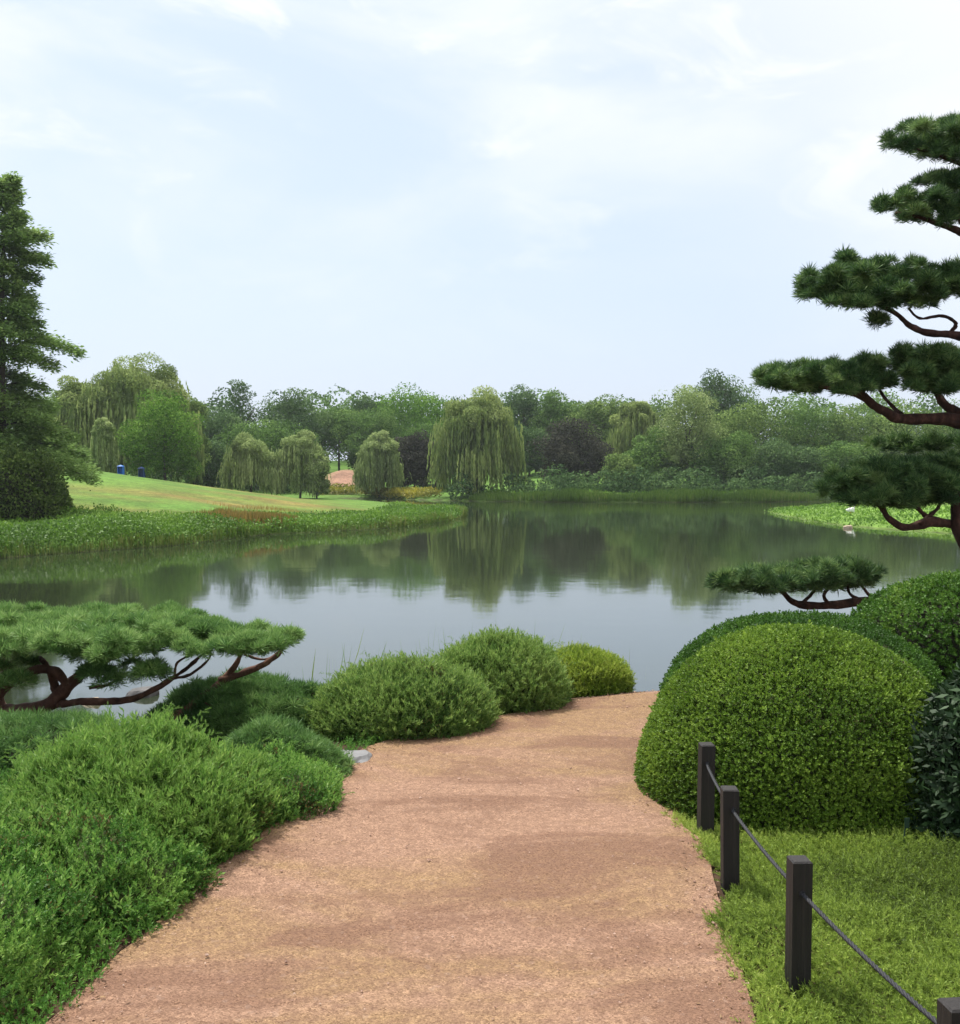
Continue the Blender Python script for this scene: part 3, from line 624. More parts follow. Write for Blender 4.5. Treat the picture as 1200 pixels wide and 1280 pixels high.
# right: layered cloud-pruned pine
root = empty('layered_pine', (5.05, 9.2, 0), 'tall dark cloud-pruned pine with layered branches at the right edge', 'pine tree')
D9 = 9.2
s = Solid(); s.tube([(5.05, 9.2, -.1)] + px((1262, 760, 9.2), (1214, 690, 9.15), (1198, 645, 9.15), (1216, 570, 9.2), (1232, 490, 9.3), (1228, 400, 9.3), (1240, 300, 9.3), (1228, 215, 9.25), (1215, 160, 9.2)),
    [.17, .12, .07, .065, .09, .095, .08, .06, .04, .02], 12, .12, 5); s.build('trunk', M['barkd'], root, True)
def br(pts, r0, r1, d=9.2, seed=1, mat='barkd', rt=None):
    pts = [at_y(p[0], p[1], p[2] if len(p) > 2 else d) for p in pts]; s = Solid()
    s.tube(pts, np.linspace(r0, r1, len(pts)), 8, .15, seed, 6); return s
def addbr(root, lst, mat='barkd', name='branch'):
    for g in lst:
        s = Solid()
        for k, (pts, r0, r1, d) in enumerate(g):
            P_ = [at_y(p[0], p[1], p[2] if len(p) > 2 else d) for p in pts]; s.tube(P_, np.linspace(r0, r1, len(P_)), 8, .30, k + 3, 6)
        s.build(name, M[mat], root, True)
addbr(root, [
    [([(1190, 655), (1165, 652, 9.1), (1132, 660, 9.0), (1112, 648, 8.95), (1100, 632, 8.9), (1085, 622, 8.9)], .045, .018, 9.2),
     ([(1165, 652, 9.1), (1140, 630, 9.2), (1110, 612, 9.2)], .025, .012, 9.2), ([(1150, 655, 9.0), (1175, 630, 9.3), (1165, 600, 9.3)], .022, .010, 9.2)],
    [([(1228, 530), (1180, 524), (1130, 524, 9.1), (1100, 512, 9.0), (1075, 494, 9.0), (1040, 486, 8.95), (1000, 478, 8.9)], .065, .016, 9.2),
     ([(1215, 522), (1180, 505, 9.3), (1165, 480, 9.4), (1150, 462, 9.4)], .05, .015, 9.2), ([(1090, 505, 9.0), (1070, 480, 9.2), (1050, 465, 9.2)], .025, .010, 9.2),
     ([(1130, 522, 9.1), (1108, 500, 9.3), (1095, 480, 9.4)], .022, .010, 9.2)],
    [([(1228, 424), (1196, 420), (1170, 417, 9.1), (1142, 410, 9.05), (1120, 392, 9.0), (1090, 378, 9.0), (1050, 370, 8.95)], .042, .012, 9.2),
     ([(1185, 419), (1195, 405), (1178, 395), (1150, 398), (1135, 385)], .02, .010, 9.2)],
    [([(1240, 310), (1205, 292), (1180, 282, 9.1), (1150, 272, 9.0), (1120, 266, 9.0)], .035, .012, 9.2), ([(1215, 298), (1195, 270), (1180, 255)], .02, .008, 9.2)],
    [([(1228, 225), (1200, 205), (1170, 192, 9.1), (1140, 185, 9.0)], .028, .010, 9.2)],
    [([(1190, 620), (1215, 600), (1290, 585), (1360, 580)], .04, .015, 9.2)], [([(1232, 480), (1290, 455), (1370, 450)], .05, .015, 9.2)], [([(1232, 360), (1290, 340), (1340, 345)], .04, .015, 9.2)]])
r = np.random.default_rng(91)
PADS = [(lobes_px(1205, 174, 100, 26, 9.2, 115, r, .5, (0.053, 0.098), .75), 101),
        (lobes_px(1180, 225, 46, 9, 9.2, 18, r, .3, (0.048, 0.076), .75) + lobes_px(1178, 258, 95, 22, 9.1, 92, r, .5, (0.048, 0.087), .75), 102),
        (lobes_px(1105, 356, 112, 29, 9.0, 172, r, .6, (0.053, 0.098), .75) + lobes_px(1230, 350, 75, 20, 9.2, 36, r, .6, (0.066, 0.109), .75) + lobes_px(1062, 322, 16, 3, 9.0, 10, r, .2, (0.042, 0.066), .75) + lobes_px(1098, 402, 16, 7, 8.9, 13, r, .1, (0.024, 0.043), .75), 103),
        (lobes_px(1020, 474, 82, 18, 8.9, 115, r, .5, (0.048, 0.087), .75) + lobes_px(1150, 466, 88, 28, 9.2, 126, r, .6, (0.057, 0.098), .75) + lobes_px(1262, 455, 60, 22, 9.2, 26, r, .5, (0.071, 0.120), .75), 104),
        (lobes_px(1120, 608, 92, 28, 9.0, 144, r, .6, (0.053, 0.098), .75) + lobes_px(1060, 612, 44, 16, 8.8, 23, r, .3, (0.048, 0.082), .75) + lobes_px(1180, 590, 55, 20, 9.4, 36, r, .5, (0.062, 0.109), .75), 105),
        (lobes_px(1150, 556, 70, 7, 9.9, 36, r, .4, (0.057, 0.093), .75), 106),
        (lobes_px(1330, 580, 80, 24, 9.2, 41, r, .5, (0.071, 0.130), .75), 107), (lobes_px(1360, 450, 60, 22, 9.2, 26, r, .5, (0.071, 0.130), .75), 108)]
for lb, sd_ in PADS: pad(root, 'needle_pad', lb, 'pineR', .072, 520, sd_, .45)
# low flat pine behind the domes
root = empty('low_pine', (4.0, 9.35, 0), 'low dark pine with one flat pad above the clipped domes by the water', 'pine tree')
s = Solid(); s.tube([(4.05, 9.35, -.15)] + px((1150, 790, 9.35), (1112, 757, 9.3), (1080, 752, 9.3), (1045, 756, 9.25), (1010, 757, 9.2), (990, 752, 9.1), (975, 738, 9.05), (950, 730, 9)), [.10, .075, .05, .045, .04, .036, .03, .022, .012], 10, .15, 9); s.build('trunk', M['barkd'], root, True)
addbr(root, [[([(1000, 757), (1015, 742), (1025, 728)], .02, .01, 9.2)], [([(1035, 756), (1030, 742), (1045, 728)], .022, .01, 9.3)], [([(1080, 752), (1062, 742), (1060, 728)], .02, .01, 9.3)], [([(1100, 755), (1085, 742), (1075, 730)], .02, .01, 9.3)]])
r = np.random.default_rng(92)
pad(root, 'needle_pad', lobes_px(950, 727, 66, 13, 9.0, 92, r, .5, (0.048, 0.087), .75) + lobes_px(1035, 720, 72, 15, 9.2, 109, r, .6, (0.053, 0.093), .75), 'pineR', .075, 480, 111, .5)
# left: wide flat-topped pine leaning over the water
root = empty('flat_topped_pine', (-3.35, 6.7, 0), 'wide flat-topped pine with twisting reddish limbs at the left edge', 'pine tree')
s = Solid(); s.tube([(-3.36, 6.75, -.1)] + px((-5, 905, 6.7), (-8, 870, 6.7), (12, 842, 6.7), (-10, 820, 6.8)), [.11, .09, .08, .06, .03], 12, .15, 3); s.build('trunk', M['bark'], root, True)
addbr(root, [
    [([(-5, 890, 6.75), (28, 888, 6.6), (60, 880, 6.5), (88, 855, 6.5), (112, 835, 6.6), (140, 820, 6.8)], 0.055, 0.028, 6.6), ([(72, 868, 6.5), (66, 850, 6.5), (58, 832, 6.5), (50, 822, 6.6)], 0.027, 0.016, 6.6)],
    [([(60, 882, 6.55), (100, 877, 6.4), (150, 876, 6.4), (185, 866, 6.5), (215, 848, 6.6), (240, 830, 6.6), (258, 812, 6.6)], 0.027, 0.010, 6.5),
     ([(215, 848, 6.6), (238, 843, 6.6), (262, 822, 6.6), (258, 805, 6.6)], 0.011, 0.006, 6.6), ([(218, 846, 6.6), (222, 828, 6.7), (244, 815, 6.7), (252, 800, 6.7)], 0.009, 0.006, 6.6)],
    [([(205, 905, 6.3), (240, 882, 6.4), (275, 855, 6.5), (295, 830, 6.5), (305, 808, 6.5)], 0.039, 0.018, 6.5), ([(275, 852, 6.5), (320, 835, 6.5), (345, 820, 6.5), (356, 806, 6.5)], 0.027, 0.014, 6.5),
     ([(305, 818, 6.5), (325, 824, 6.5), (340, 822, 6.5)], 0.009, 0.008, 6.5)],
    [([(-10, 855, 6.7), (20, 850, 6.4), (45, 838, 6.3), (70, 840, 6.3), (82, 858, 6.3)], 0.035, 0.024, 6.5)],
    [([(112, 860, 6.7), (135, 856, 6.7), (160, 840, 6.8)], 0.012, 0.008, 6.7)]], 'bark')
r = np.random.default_rng(93)
def flat_lobes(pts, n, r, z0, lr=(.10, .17), flat=.55, zj=.03):
    """cushions inside a plan polygon of (px,py) corners lying at height z0"""
    C = np.array([at_z(x, y, z0)[:2] for x, y in pts]); lo, hi = C.min(0), C.max(0); out = []
    while len(out) < n:
        q = r.uniform(lo, hi); ins = False
        for A_, B_ in zip(C, np.roll(C, -1, 0)):
            if (A_[1] > q[1]) != (B_[1] > q[1]) and q[0] < (B_[0] - A_[0]) * (q[1] - A_[1]) / (B_[1] - A_[1]) + A_[0]: ins = not ins
        if ins: R0 = r.uniform(*lr); out.append((np.array([q[0], q[1], z0 + r.normal() * zj - R0 * flat]), (R0, R0, R0 * flat)))
    return out
lb = flat_lobes([(-160, 775), (-30, 764), (120, 756), (240, 760), (285, 770), (262, 780), (180, 792), (110, 802), (40, 798), (-30, 795), (-160, 805)], 230, r, .71, (.06, .11), .62, .028)
lb += flat_lobes([(150, 775), (200, 775), (215, 790), (170, 806), (110, 812), (90, 800)], 30, r, .63, (.06, .10))
pad(root, 'needle_pad', lb, 'pineL', .050, 900, 121, .55)
pad(root, 'needle_pad', flat_lobes([(215, 790), (300, 783), (372, 786), (366, 796), (300, 800), (230, 800)], 50, r, .67, (.05, .085), .7), 'pineL', .050, 950, 122, .55)
pad(root, 'needle_pad', flat_lobes([(100, 828), (215, 826), (220, 838), (110, 842)], 9, r, .46, (.07, .11)), 'pineL', .058, 550, 123, .35)
pad(root, 'needle_pad', flat_lobes([(-60, 820), (30, 812), (40, 845), (-60, 850)], 9, r, .44, (.08, .12)), 'pineL', .058, 550, 124, .35)
# ------------------------------------------------------------------ far trees
def crown_leaves(L, c, rad, nlobe, nleaf, size, r, seed, protos=LEAF, lob=(.28, .46), tb=.5, low=-.75, dens=1.0, cl=.2):
    c = np.array(c); rad = np.array(rad)
    D = norm(r.normal(size=(nlobe * 3, 3))); D = D[D[:, 2] > low][:nlobe]
    C = c + D * rad * r.uniform(.50, .88, (len(D), 1)); Rr = r.uniform(*lob, len(D)) * .92
    tl = tb + r.normal(size=len(D)) * cl
    for k in range(len(D)):
        m = int(nleaf / nlobe); d = norm(r.normal(size=(m, 3)) + [0, 0, .25])
        P = C[k] + d * rad.mean() * Rr[k] * np.array([1, 1, .75]) * (1 - .35 * r.uniform(size=(m, 1)) ** 2)
        N = norm(d + r.normal(size=d.shape) * .5); T_ = np.cross(N, r.normal(size=d.shape))
        L.scatter(protos, P, T_, size * r.uniform(.6, 1.3, m), tl[k] + r.normal(size=m) * .12, r, N=N)
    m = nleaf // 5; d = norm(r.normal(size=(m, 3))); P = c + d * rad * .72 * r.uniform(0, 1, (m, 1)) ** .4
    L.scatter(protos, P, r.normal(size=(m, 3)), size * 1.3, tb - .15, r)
def base_z(x, y): return gz(x, y)
def tree(kind, cx, top, hw, d, mat, label, group=None, bottom=None, name=None, n=5200, size=None, nl=22, seed=None, sparse=False):
    seed = seed or abs(int(cx * 7 + top)); r = np.random.default_rng(seed)
    x = (cx - 600) / FPX * d; g = base_z(x, d); tp = at_y(cx, top, d)[2]; w = hw * d / FPX
    size = size or .0022 * d
    name = name or {'b': 'broadleaf_tree', 'w': 'weeping_willow', 'c': 'bushy_shrub', 'p': 'pine_tree'}[kind]
    root = empty(name, (x, d, g), label, {'b': 'tree', 'w': 'willow', 'c': 'shrub', 'p': 'pine tree'}[kind], group)
    H = tp - g; bz = g + (H * .02 if bottom is None else max(at_y(cx, bottom, d)[2] - g, 0.0))
    if kind == 'c': bz = g
    cz = (tp + bz) / 2; rz = (tp - bz) / 2
    s = Solid(); tr = max(.05 * H * .35, .06)
    s.tube([(x, d, g - .3), (x + r.normal() * .1, d, g + H * .3), (x + r.normal() * .3, d, g + H * .62)], [tr, tr * .75, tr * .35], 8, .1, 2)
    for k in range(6):
        az = r.uniform(0, 6.28); h0 = g + H * r.uniform(.25, .5)
        s.tube([(x, d, h0), (x + w * .3 * math.cos(az), d + w * .3 * math.sin(az), h0 + H * .12), (x + w * .6 * math.cos(az), d + w * .6 * math.sin(az), h0 + H * .25)], [tr * .4, tr * .25, tr * .1], 5, n=3)
    s.build('trunk', M['barkg'], root, True)
    L = Leaves(); A_ = np.array([x, d, cz]); rad = np.array([w, w * .9, rz])
    if kind in 'bc':
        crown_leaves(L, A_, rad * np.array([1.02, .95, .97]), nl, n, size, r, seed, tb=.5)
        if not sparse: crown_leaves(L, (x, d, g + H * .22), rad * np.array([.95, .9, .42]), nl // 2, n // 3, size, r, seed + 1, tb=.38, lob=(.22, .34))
    if kind == 'p':
        for k in range(26):
            t = (k + .5) / 26; h = g + H * (.25 + .72 * t); az = k * 2.4; rr = w * (1 - t) ** .6 * r.uniform(.6, 1.1) + .2
            for q in (.45, .9):
                c = np.array([x + rr * q * math.cos(az), d + rr * q * math.sin(az), h]); m = 90; dd = norm(r.normal(size=(m, 3)))
                L.scatter(LEAF, c + dd * np.array([w * .26, w * .26, H * .035]), r.normal(size=(m, 3)), size * r.uniform(.6, 1.2, m), .45 + r.normal() * .15, r)
    if kind == 'w':
        # domed top of small clumps, then curtains of hanging strands in bunches
        crown_leaves(L, (x, d, tp - rz * .62), rad * np.array([.86, .86, .60]), 26, int(n * .75), size * .95, r, seed, low=-.45, tb=.52, cl=.2)
        nb = 60; az = r.uniform(0, 6.283, nb); q = r.uniform(.35, 1.0, nb) ** .6
        for k in range(nb):
            topz = tp - rz * (.15 + .95 * q[k] ** 3) - r.uniform(-.06, .4) * rz; m = int(n * .5 / nb / 9) + 3
            bx = x + w * .93 * q[k] * math.cos(az[k]); by = d + w * .93 * q[k] * math.sin(az[k]); sp = w * .11
            X0 = bx + r.normal(size=m) * sp; Y0 = by + r.normal(size=m) * sp; Z0 = topz + r.normal(size=m) * rz * .07
            ln = (Z0 - bz) * r.uniform(.6, 1.0, m) * r.uniform(.30, 1.0) ** .8 * (.7 + .3 * q[k]); tk = .52 + r.normal() * .22
            for j in range(11):
                f = (j + r.uniform(-.3, .3, m)) / 11
                P = np.c_[X0 + (X0 - x) * .10 * np.sqrt(np.clip(f, 0, 1)), Y0 + (Y0 - d) * .10 * np.sqrt(np.clip(f, 0, 1)), Z0 - ln * f]
                L.scatter([proto_leaf(.26)], P, np.c_[r.normal(size=(m, 2)) * .10, -np.ones(m)], ln / 11 * 1.7 + .12, tk + r.normal(size=m) * .1, r)
    L.build('crown', M[mat], root)
    return root
T = [
 ('b', -60, 470, 80, 100, 'oak', 'broad tree outside the left frame behind the conifer'),
 ('b', 62, 512, 34, 96, 'willow', 'olive tree close behind the right side of the tall conifer'),
 ('w', 112, 464, 46, 98, 'willow', 'weeping willow just right of the tall conifer, lower of the two joined crowns'),
 ('w', 178, 444, 66, 100, 'willow', 'tallest olive weeping willow on the left, behind the grassy rise'),
 ('w', 130, 520, 15, 88, 'willowp', 'narrow pale curtain of willow hanging left of the blue shelter'),
 ('b', 207, 482, 44, 92, 'bright_tree', 'bright green leafy tree in front of the tall left willow'),
 ('b', 243, 484, 14, 104, 'mid', 'thin yellowish tree tip at the right shoulder of the left willow'),
 ('p', 300, 474, 34, 134, 'darktree', 'dark pine with a ragged peak right of the left willows'),
 ('b', 362, 486, 42, 136, 'darktree', 'dark round-headed tree beside the ragged pine'),
 ('b', 272, 508, 30, 126, 'darktree', 'dark tree filling the gap between the left willow and the ragged pine'),
 ('b', 330, 515, 50, 122, 'oak', 'brownish-green tree in front of the dark round-headed tree'),
 ('b', 262, 548, 34, 112, 'darktree', 'shadowy low tree behind the grass crest left of the small willow'),
 ('w', 314, 542, 33, 100, 'willowp', 'small pale weeping willow at the crest, leftmost of three small ones'),
 ('w', 375, 537, 30, 102, 'willowp', 'small rounded pale willow right of the leftmost small willow'),
 ('b', 396, 553, 15, 101, 'willowp', 'low yellow-green bush-like tree left of the bare pink slope'),
 ('b', 424, 508, 42, 142, 'oak', 'green tree above and behind the bare pink slope'),
 ('w', 474, 538, 28, 113, 'willowp', 'small weeping willow right of the bare pink slope'),
 ('b', 462, 500, 34, 138, 'oak', 'blue-green tree at the left shoulder of the broad oak'),
 ('b', 520, 479, 55, 150, 'bright_tree', 'broad green oak with a level top left of the large central willow'),
 ('b', 468, 486, 30, 152, 'darktree', 'dark tree top peering over left of the broad green oak'),
 ('b', 518, 530, 26, 122, 'plum', 'small dark purplish tree just left of the large central willow'),
 ('b', 545, 520, 34, 128, 'oak', 'green tree between the broad oak and the central willow'),
 ('w', 597, 485, 53, 108, 'willow', 'large weeping willow on the far shore at the centre'),
 ('b', 656, 481, 34, 148, 'darktree', 'dark green tree top just right of the central willow'),
 ('b', 702, 488, 36, 145, 'oak', 'tree with a level top right of the dark one by the central willow'),
 ('b', 752, 489, 38, 138, 'mid', 'light green tree behind the dark purplish round tree'),
 ('b', 716, 522, 44, 116, 'plum', 'large dark purplish round tree on the far shore right of the central willow'),
 ('b', 662, 528, 26, 135, 'darktree', 'shadowed tree behind the right side of the central willow'),
 ('w', 795, 498, 34, 122, 'willow', 'light olive tree with hanging sprays right of the purplish round tree'),
 ('b', 826, 482, 20, 150, 'mid', 'thin pale airy tree top showing sky through it'),
 ('b', 860, 472, 36, 113, 'willowp', 'tall pale yellow-green tree left of the pine branches'),
 ('b', 900, 459, 36, 148, 'darktree', 'dark tree standing highest behind the tall pale yellow-green tree'),
 ('b', 822, 535, 36, 114, 'oak', 'dark green low tree left of the tall pale yellow-green tree'),
 ('b', 776, 568, 22, 108, 'mid', 'small light green rounded bush-like tree by the far shore'),
 ('b', 940, 492, 52, 120, 'mid', 'mid green spreading tree right of the tall pale yellow-green tree'),
 ('b', 905, 535, 38, 112, 'oak', 'low dense tree on the far shore under the spreading tree'),
 ('b', 1010, 500, 50, 120, 'oak', 'rounded green tree on the far shore under the long pine branch'),
 ('b', 975, 545, 40, 110, 'darktree', 'low dark tree at the far shore above the island tip'),
 ('b', 1075, 503, 48, 118, 'mid', 'pale green tree seen between the two lowest pine layers'),
 ('b', 1055, 548, 40, 110, 'oak', 'low tree behind the tip of the lowest pine layer'),
 ('b', 1140, 500, 50, 116, 'mid', 'light green tree behind the thick pine limb'),
 ('b', 1205, 498, 48, 118, 'oak', 'green tree at the right frame edge behind the pine trunk'),
 ('b', 1290, 480, 60, 118, 'mid', 'wide tree beyond the right frame edge'),
 ('b', -180, 450, 90, 105, 'oak', 'tall tree far beyond the left frame edge'),
 ('b', 1410, 480, 70, 116, 'oak', 'tall tree far beyond the right frame edge'),
]
for t in T:
    kind, cx, top, hw, d, mat, lab = t
    n = int(6500 + 110 * hw) * (2 if kind == 'w' else 1)
    if kind == 'b' and cx not in (243, 826): hw = int(hw * 1.22)
    if cx == 826: n = 1100
    tree(kind, cx, top, hw, d, mat, lab, n=n, nl=18 + hw // 2, sparse=cx in (424, 826), bottom=577 if cx == 424 else None, group='trees around the far side of the lake')
# continuous wood behind
r = np.random.default_rng(130); L = Leaves()
for k in range(120):
    x = -130 + 270 * (k + r.uniform(0, 1)) / 120; y = r.uniform(152, 170); g = 3.4; H = r.uniform(10, 12.5) * (.92 + .08 * math.sin(x * .2)); w = r.uniform(3, 5)
    m = 800; d = norm(r.normal(size=(m, 3)) + [0, -.4, .2]); P = np.array([x, y, g + H * .47]) + d * [w, w, H * .53] * (1 + .15 * snoise(d * 3, 2, k))[:, None]
    N = norm(d + r.normal(size=d.shape) * .5); L.scatter(LEAF, P, np.cross(N, r.normal(size=d.shape)), r.uniform(.35, .7, m), .5 + r.normal() * .2 + r.normal(size=m) * .1, r, N=N)
tag(L.build('woodland', M['wood']), 'continuous dark wood behind the trees of the far shore', 'woodland', kind='stuff')
# understorey along the far shore
L = Leaves()
for k in range(210):
    x = r.uniform(-45, 75); lo = 113 if x < -18 else (107 if x > -14 and x < -2 else 101.5)
    if -20.5 < x < -2: continue
    y = lo + r.uniform(0, 8); g = gz(x, y)
    H = r.uniform(1.2, 3.2); w = r.uniform(1, 2.4)
    m = 260; d = norm(r.normal(size=(m, 3)) + [0, 0, .3]); P = np.array([x, y, g + H * .4]) + d * [w, w * .7, H * .6]
    N = norm(d + r.normal(size=d.shape) * .6); L.scatter(LEAF, P, np.cross(N, r.normal(size=d.shape)), r.uniform(.2, .42, m), .4 + r.normal() * .2 + r.normal(size=m) * .1, r, N=N)
tag(L.build('undergrowth', M['darktree']), 'dark low undergrowth under the trees along the far shore', 'undergrowth', kind='stuff')
# tall conifer on the left bank
def conifer():
    d = 46; x = (2 - 600) / FPX * d; g = gz(x, d); r = np.random.default_rng(141); tp = at_y(15, 224, d)[2] + .2; H = tp - g
    root = empty('tall_conifer', (x, d, g), 'tall conifer with layered drooping branches on the left bank', 'conifer')
    s = Solid(); s.tube([(x, d, g - .3), (x + .1, d, g + H * .5), (x + .45, d, tp - .3)], [.28, .16, .02], 10, .08, 4); s.build('trunk', M['barkg'], root, True)
    L = Leaves(); B = Solid(); nbr = 96
    for k in range(nbr):
        t = (k + .5) / nbr; h = g + H * (.10 + .89 * t) ; az = k * 2.4 + r.uniform(-.3, .3)
        ln = (3.35 * (1 - t) ** .48 + .22) * r.uniform(.62, 1.12) * (1.0 + .20 * math.sin(t * 19))
        if 0.25 < t < .95 and r.uniform() < .12: continue
        dr = np.array([math.cos(az), math.sin(az), 0.0]); c0 = np.array([x + .35 * t, d, h])
        pts = [c0, c0 + dr * ln * .5 + [0, 0, ln * .10], c0 + dr * ln + [0, 0, ln * (.10 if t > .6 else -.03)]]
        B.tube(pts, [.05 * (1 - t) + .015, .03 * (1 - t) + .01, .008], 5, n=4)
        P_, _ = smooth_path(pts, [0, 0, 0], 8); P_ = P_[4:]
        m = int(1150 * ln / 3 + 220); j = r.integers(0, len(P_), m); f = j / len(P_)
        side = np.cross(dr, [0, 0, 1.0]); sw = r.normal(size=m) * ln * .17 * (1.1 - .6 * f)
        Q = P_[j] + side * sw[:, None] + r.normal(size=(m, 3)) * [.12, .12, .15]; Q[:, 2] -= np.abs(sw) * .22
        D = dr + side * np.sign(sw)[:, None] * .7 + r.normal(size=(m, 3)) * .4
        N = np.array([0, 0, 1.0]) + r.normal(size=(m, 3)) * .45
        L.scatter([proto_leaf(.38)], Q, D, r.uniform(.13, .30, m), .48 + r.normal() * .13 + r.normal(size=m) * .12, r, N=N)
    B.build('branch', M['barkg'], root, True); L.build('crown', M['conifer'], root)
conifer()
def bankbush(name, cx, top, base, hw, d, mat, label, n, size, e=2.2, seed=1, bump=.16):
    x = (cx - 600) / FPX * d; g = gz(x, d); H = at_y(cx, top, d)[2] - g; w = hw * d / FPX
    shrub(name, (x, d, g), (w, w * .8, H), LEAF, mat, n, size, label, 'shrub', .1, .7, e, .28, bump, 1.6 / max(w, 1) * 2, seed, -.1, coresc=.78, clump=.22)
bankbush('evergreen_bush', 22, 560, 650, 66, 41, 'evergreen', 'broad dark olive evergreen at the foot of the tall conifer', 19000, .15, e=1.65, bump=.30, seed=151)
bankbush('evergreen_bush', -60, 540, 650, 70, 44, 'evergreen', 'large evergreen beyond the left frame edge by the conifer', 9000, .2, seed=152)
bankbush('low_bush', 90, 634, 650, 16, 44, 'bright', 'small green bush right of the dark evergreen on the left bank', 1800, .12, seed=153)
bankbush('low_bush', 272, 636, 645, 11, 51, 'bright', 'small tuft of growth at the lawn edge above the shore plants', 1500, .12, seed=154)
# ------------------------------------------------------------------ plants on the shores
def shore_strip(name, mat, pts, n, w0, w1, hmin, hmax, label, cat, seed, protos=None, sz=(.075, .15), lean=.35, tb=.5, blades=False, mound=.9):
    r = np.random.default_rng(seed); P2 = np.array(pts, float); P2 = resample(P2, 400)
    T2 = norm(np.gradient(P2, axis=0)); Nn = np.stack([-T2[:, 1], T2[:, 0]], 1)
    k = r.integers(0, 400, n); off = r.uniform(w0, w1, n)
    Q = P2[k] + Nn[k] * off[:, None] + r.normal(size=(n, 2)) * .15
    zz, ss = height(Q[:, 0], Q[:, 1]); Q3 = np.c_[Q, zz]
    hh = hmin + (hmax - hmin) * np.clip(.5 + .6 * snoise(Q3 * [1, 1, 0], mound, seed, 3), 0, 1)
    ok = (ss > -.35); Q3 = Q3[ok]; hh = hh[ok]; m = len(Q3); Q3[:, 2] = np.maximum(Q3[:, 2], WZ - .02)
    L = Leaves()
    if blades:
        L.scatter([proto_leaf(.09)], Q3, np.array([0, 0, 1.0]) + r.normal(size=(m, 3)) * .12, hh * r.uniform(.7, 1.15, m), tb + .2 * snoise(Q3, .5, seed + 1) + r.normal(size=m) * .1, r)
    else:
        f = r.uniform(0, 1, m) ** .6; Q3[:, 2] += hh * f
        D = r.normal(size=(m, 3)) + [0, 0, .8]; N = np.array([0, -.3, .8]) + r.normal(size=(m, 3)) * .6
        L.scatter(protos or LEAF, Q3, D, r.uniform(*sz, m), tb + .25 * snoise(Q3, .8, seed + 1) + r.normal(size=m) * .1, r, N=N)
    return tag(L.build(name, M[mat]), label, cat, kind='stuff')
SH = LAKE[35:47][::-1] if False else LAKE[33:][::-1]      # left bank shore, walked from the left to the tip
LB = np.array([(-24, 29), (-16, 33), (-14.3, 35.7), (-12.2, 38.5), (-10.5, 43.7), (-9.9, 46), (-7.7, 48), (-4.9, 51), (-2, 59), (-1.2, 66.5), (-1.4, 71)], float)
shore_strip('shore_plants', 'shore', LB[:5], 60000, -.3, 6.5, .35, .95, 'lush bright green plants along the left bank waterline', 'plants', 161)
shore_strip('shore_plants', 'shore', LB[4:], 44000, -.3, 5.0, .20, .60, 'bright green plants on the grassy point running out to the right', 'plants', 162, sz=(.08, .17))
shore_strip('russet_grass', 'russet', [(-11.0, 44.5), (-8.6, 48.3)], 4200, .3, 2.6, .6, 1.0, 'russet orange grasses on the left bank above the water', 'grass', 163, blades=True)
shore_strip('russet_grass', 'russet', [(-14, 56), (-9, 60), (-5, 64)], 1500, -1.5, 2.5, .15, .35, 'thin russet seed heads across the grassy point', 'grass', 164, blades=True, tb=.6)
shore_strip('waterline_reeds', 'reed', LB, 5000, -.5, .3, .25, .7, 'dry yellowish reeds standing in the water edge of the left bank', 'reeds', 165, blades=True, tb=.65)
FS = np.array([(-1, 102), (0, 101), (8, 98.5), (20, 97.5), (40, 100), (60, 103)], float)
shore_strip('far_reeds', 'reed', FS, 26000, -.2, 2.6, .5, 1.15, 'low band of green reeds along the far shore', 'reeds', 166, blades=True, tb=.4)
shore_strip('far_plants', 'shore', FS, 9000, 1.0, 3.5, .3, .8, 'bright green plants behind the reeds on the far shore', 'plants', 167, sz=(.2, .4), tb=.35)
shore_strip('yellow_flowers', 'yellow', [(-19, 113.5), (-14, 114.5), (-9.5, 110), (-5.5, 107)], 7000, -.3, 2.6, .5, 1.1, 'yellow flowering strip below the small willow on the far shore', 'flowers', 168, sz=(.18, .32))
IS = np.array([(40, 42.5), (27, 44.5), (22, 46.7), (20.4, 50), (19.4, 54), (19.5, 60), (20.3, 68), (21.3, 74), (23.5, 77.5), (30, 80), (45, 83)], float)
shore_strip('island_grass', 'shore', IS, 16000, -7.5, .2, .05, .16, 'short bright grass on the low island at the right', 'grass', 169, sz=(.10, .2), tb=.6)
# ------------------------------------------------------------------ small far things
def shelter(cx, py, wpx, hpx, d, mat, label, panel=None):
    p = at_y(cx, py, d); g = gz(p[0], d); w = wpx * d / FPX; H = max(at_y(cx, py - hpx, d)[2] - g, .6)
    root = empty('garden_shelter', (p[0], d, g), label, 'shelter', 'blue shelters under the left willows')
    x0, x1, y0, y1, z0, z1 = p[0] - w / 2, p[0] + w / 2, d - w * .45, d + w * .45, g + H * .86, g + H
    V = [(x0, y0, z0), (x1, y0, z0), (x1, y1, z0), (x0, y1, z0), (p[0], d, z1)]
    o = make('roof', V, [np.array([[0, 1, 4], [1, 2, 4], [2, 3, 4], [3, 0, 4]]), np.array([[3, 2, 1, 0]])], M[mat], root)
    s = Solid(); s.box((p[0], y1 - .06, g + H * .43), (w * .9, .03, H * .84)); s.box((x0 + .07, d, g + H * .43), (.03, w * .76, H * .84)); s.box((x1 - .07, d, g + H * .43), (.03, w * .76, H * .84)); s.build('wall', M[mat], root)
    if panel: s = Solid(); s.box((p[0] + w * .15, y0 + .1, g + H * .45), (w * .25, .03, H * .4)); s.build('panel', M['pale'], root)
shelter(151, 590, 8, 9, 86, 'blue', 'small bright blue shelter under the left willow at the lawn crest')
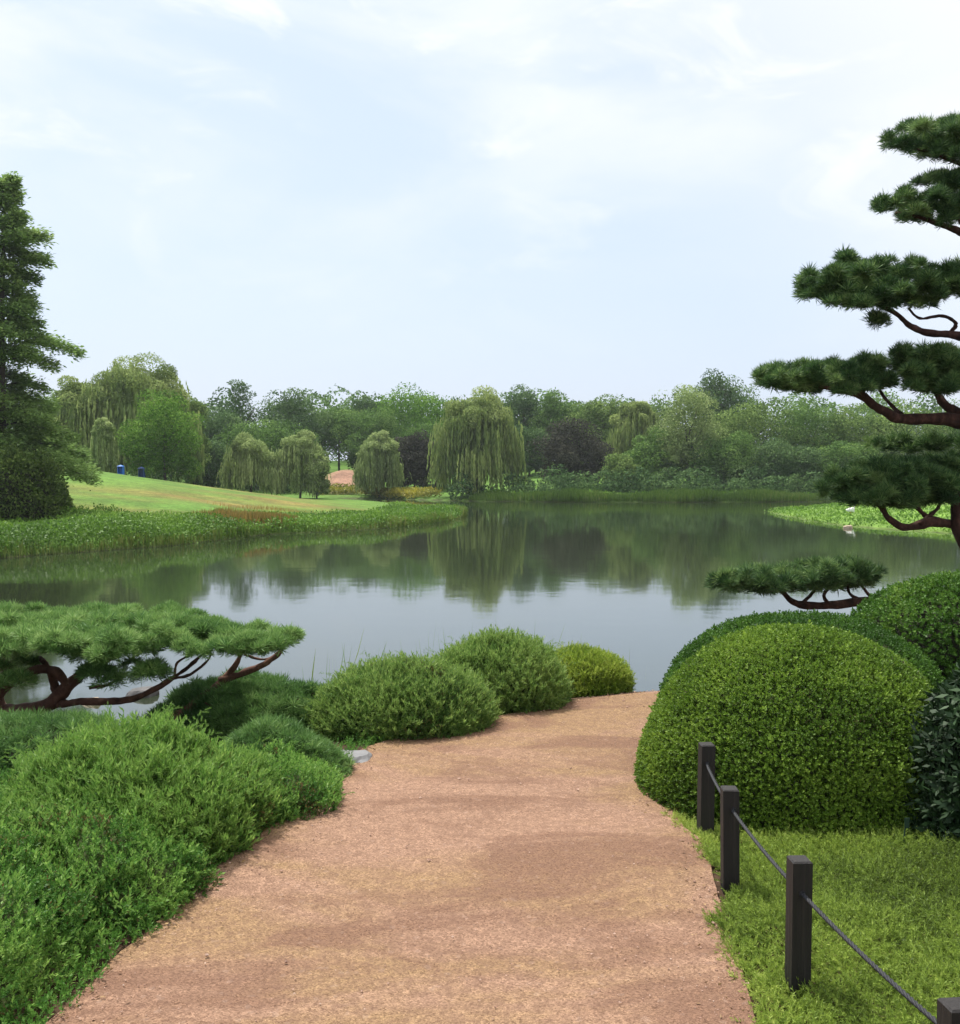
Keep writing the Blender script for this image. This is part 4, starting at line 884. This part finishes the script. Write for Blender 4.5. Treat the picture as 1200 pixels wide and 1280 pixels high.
shelter(177, 590, 8, 7, 89, 'navy', 'tiny dark blue shelter under the bright green tree')
def goose():
    p = at_y(1063, 645, 60); g = gz(p[0], 60); x = p[0]
    root = empty('white_bird', (x, 60, g), 'white long-necked bird standing on the low island', 'bird')
    me = bpy.data.meshes.new('body'); vs = [(-.30, 0, .36), (-.18, 0, .34), (0, 0, .33), (.14, 0, .37), (.21, 0, .46), (.22, 0, .58), (.27, 0, .64), (.33, 0, .63)]
    me.from_pydata(vs, [(i, i + 1) for i in range(7)], []); o = bpy.data.objects.new('body', me); scene.collection.objects.link(o); o.parent = root
    md = o.modifiers.new('skin', 'SKIN')
    for v, rr in zip(me.skin_vertices[0].data, (.03, .10, .15, .11, .045, .032, .042, .02)): v.radius = (rr, rr)
    me.skin_vertices[0].data[2].use_root = True; sb = o.modifiers.new('sub', 'SUBSURF'); sb.levels = 1; sb.render_levels = 2; me.materials.append(M['white'])
    P_ = np.array([x, 60, g])
    for sy in (-.05, .05):
        s = Solid(); s.tube([P_ + [0, sy, .24], P_ + [.01, sy, .1], P_ + [0, sy, .01]], [.014, .010, .012], 6); s.tube([P_ + [-.01, sy, .012], P_ + [.09, sy, .01]], [.012, .022], 6); s.build('leg', M['beak'], root)
    s = Solid(); s.tube([P_ + [.33, 0, .63], P_ + [.40, 0, .61]], [.018, .005], 6, n=2); s.build('beak', M['beak'], root)
goose()
p = at_z(1060, 658, WZ + .1); stone('shore_rock', (p[0], p[1] + .1, WZ - .1), (.24, .2, .32), 'sandstone', 'pale rock at the waterline of the low island below the white bird', 76, 'rock')

# ------------------------------------------------------------------ air
hm = bpy.data.materials.new('haze_air'); hm.use_nodes = True; nt = hm.node_tree; nt.nodes.clear()
hv = nt.nodes.new('ShaderNodeVolumePrincipled'); hv.inputs['Color'].default_value = (.86, .92, 1.0, 1); hv.inputs['Density'].default_value = .00022
hv.inputs['Anisotropy'].default_value = .2
ho = nt.nodes.new('ShaderNodeOutputMaterial'); nt.links.new(hv.outputs[0], ho.inputs['Volume'])
s_ = Solid(); s_.box((0, 420, 7.0), (1500, 1000, 21.5)); tag(s_.build('haze', hm), kind='stuff')
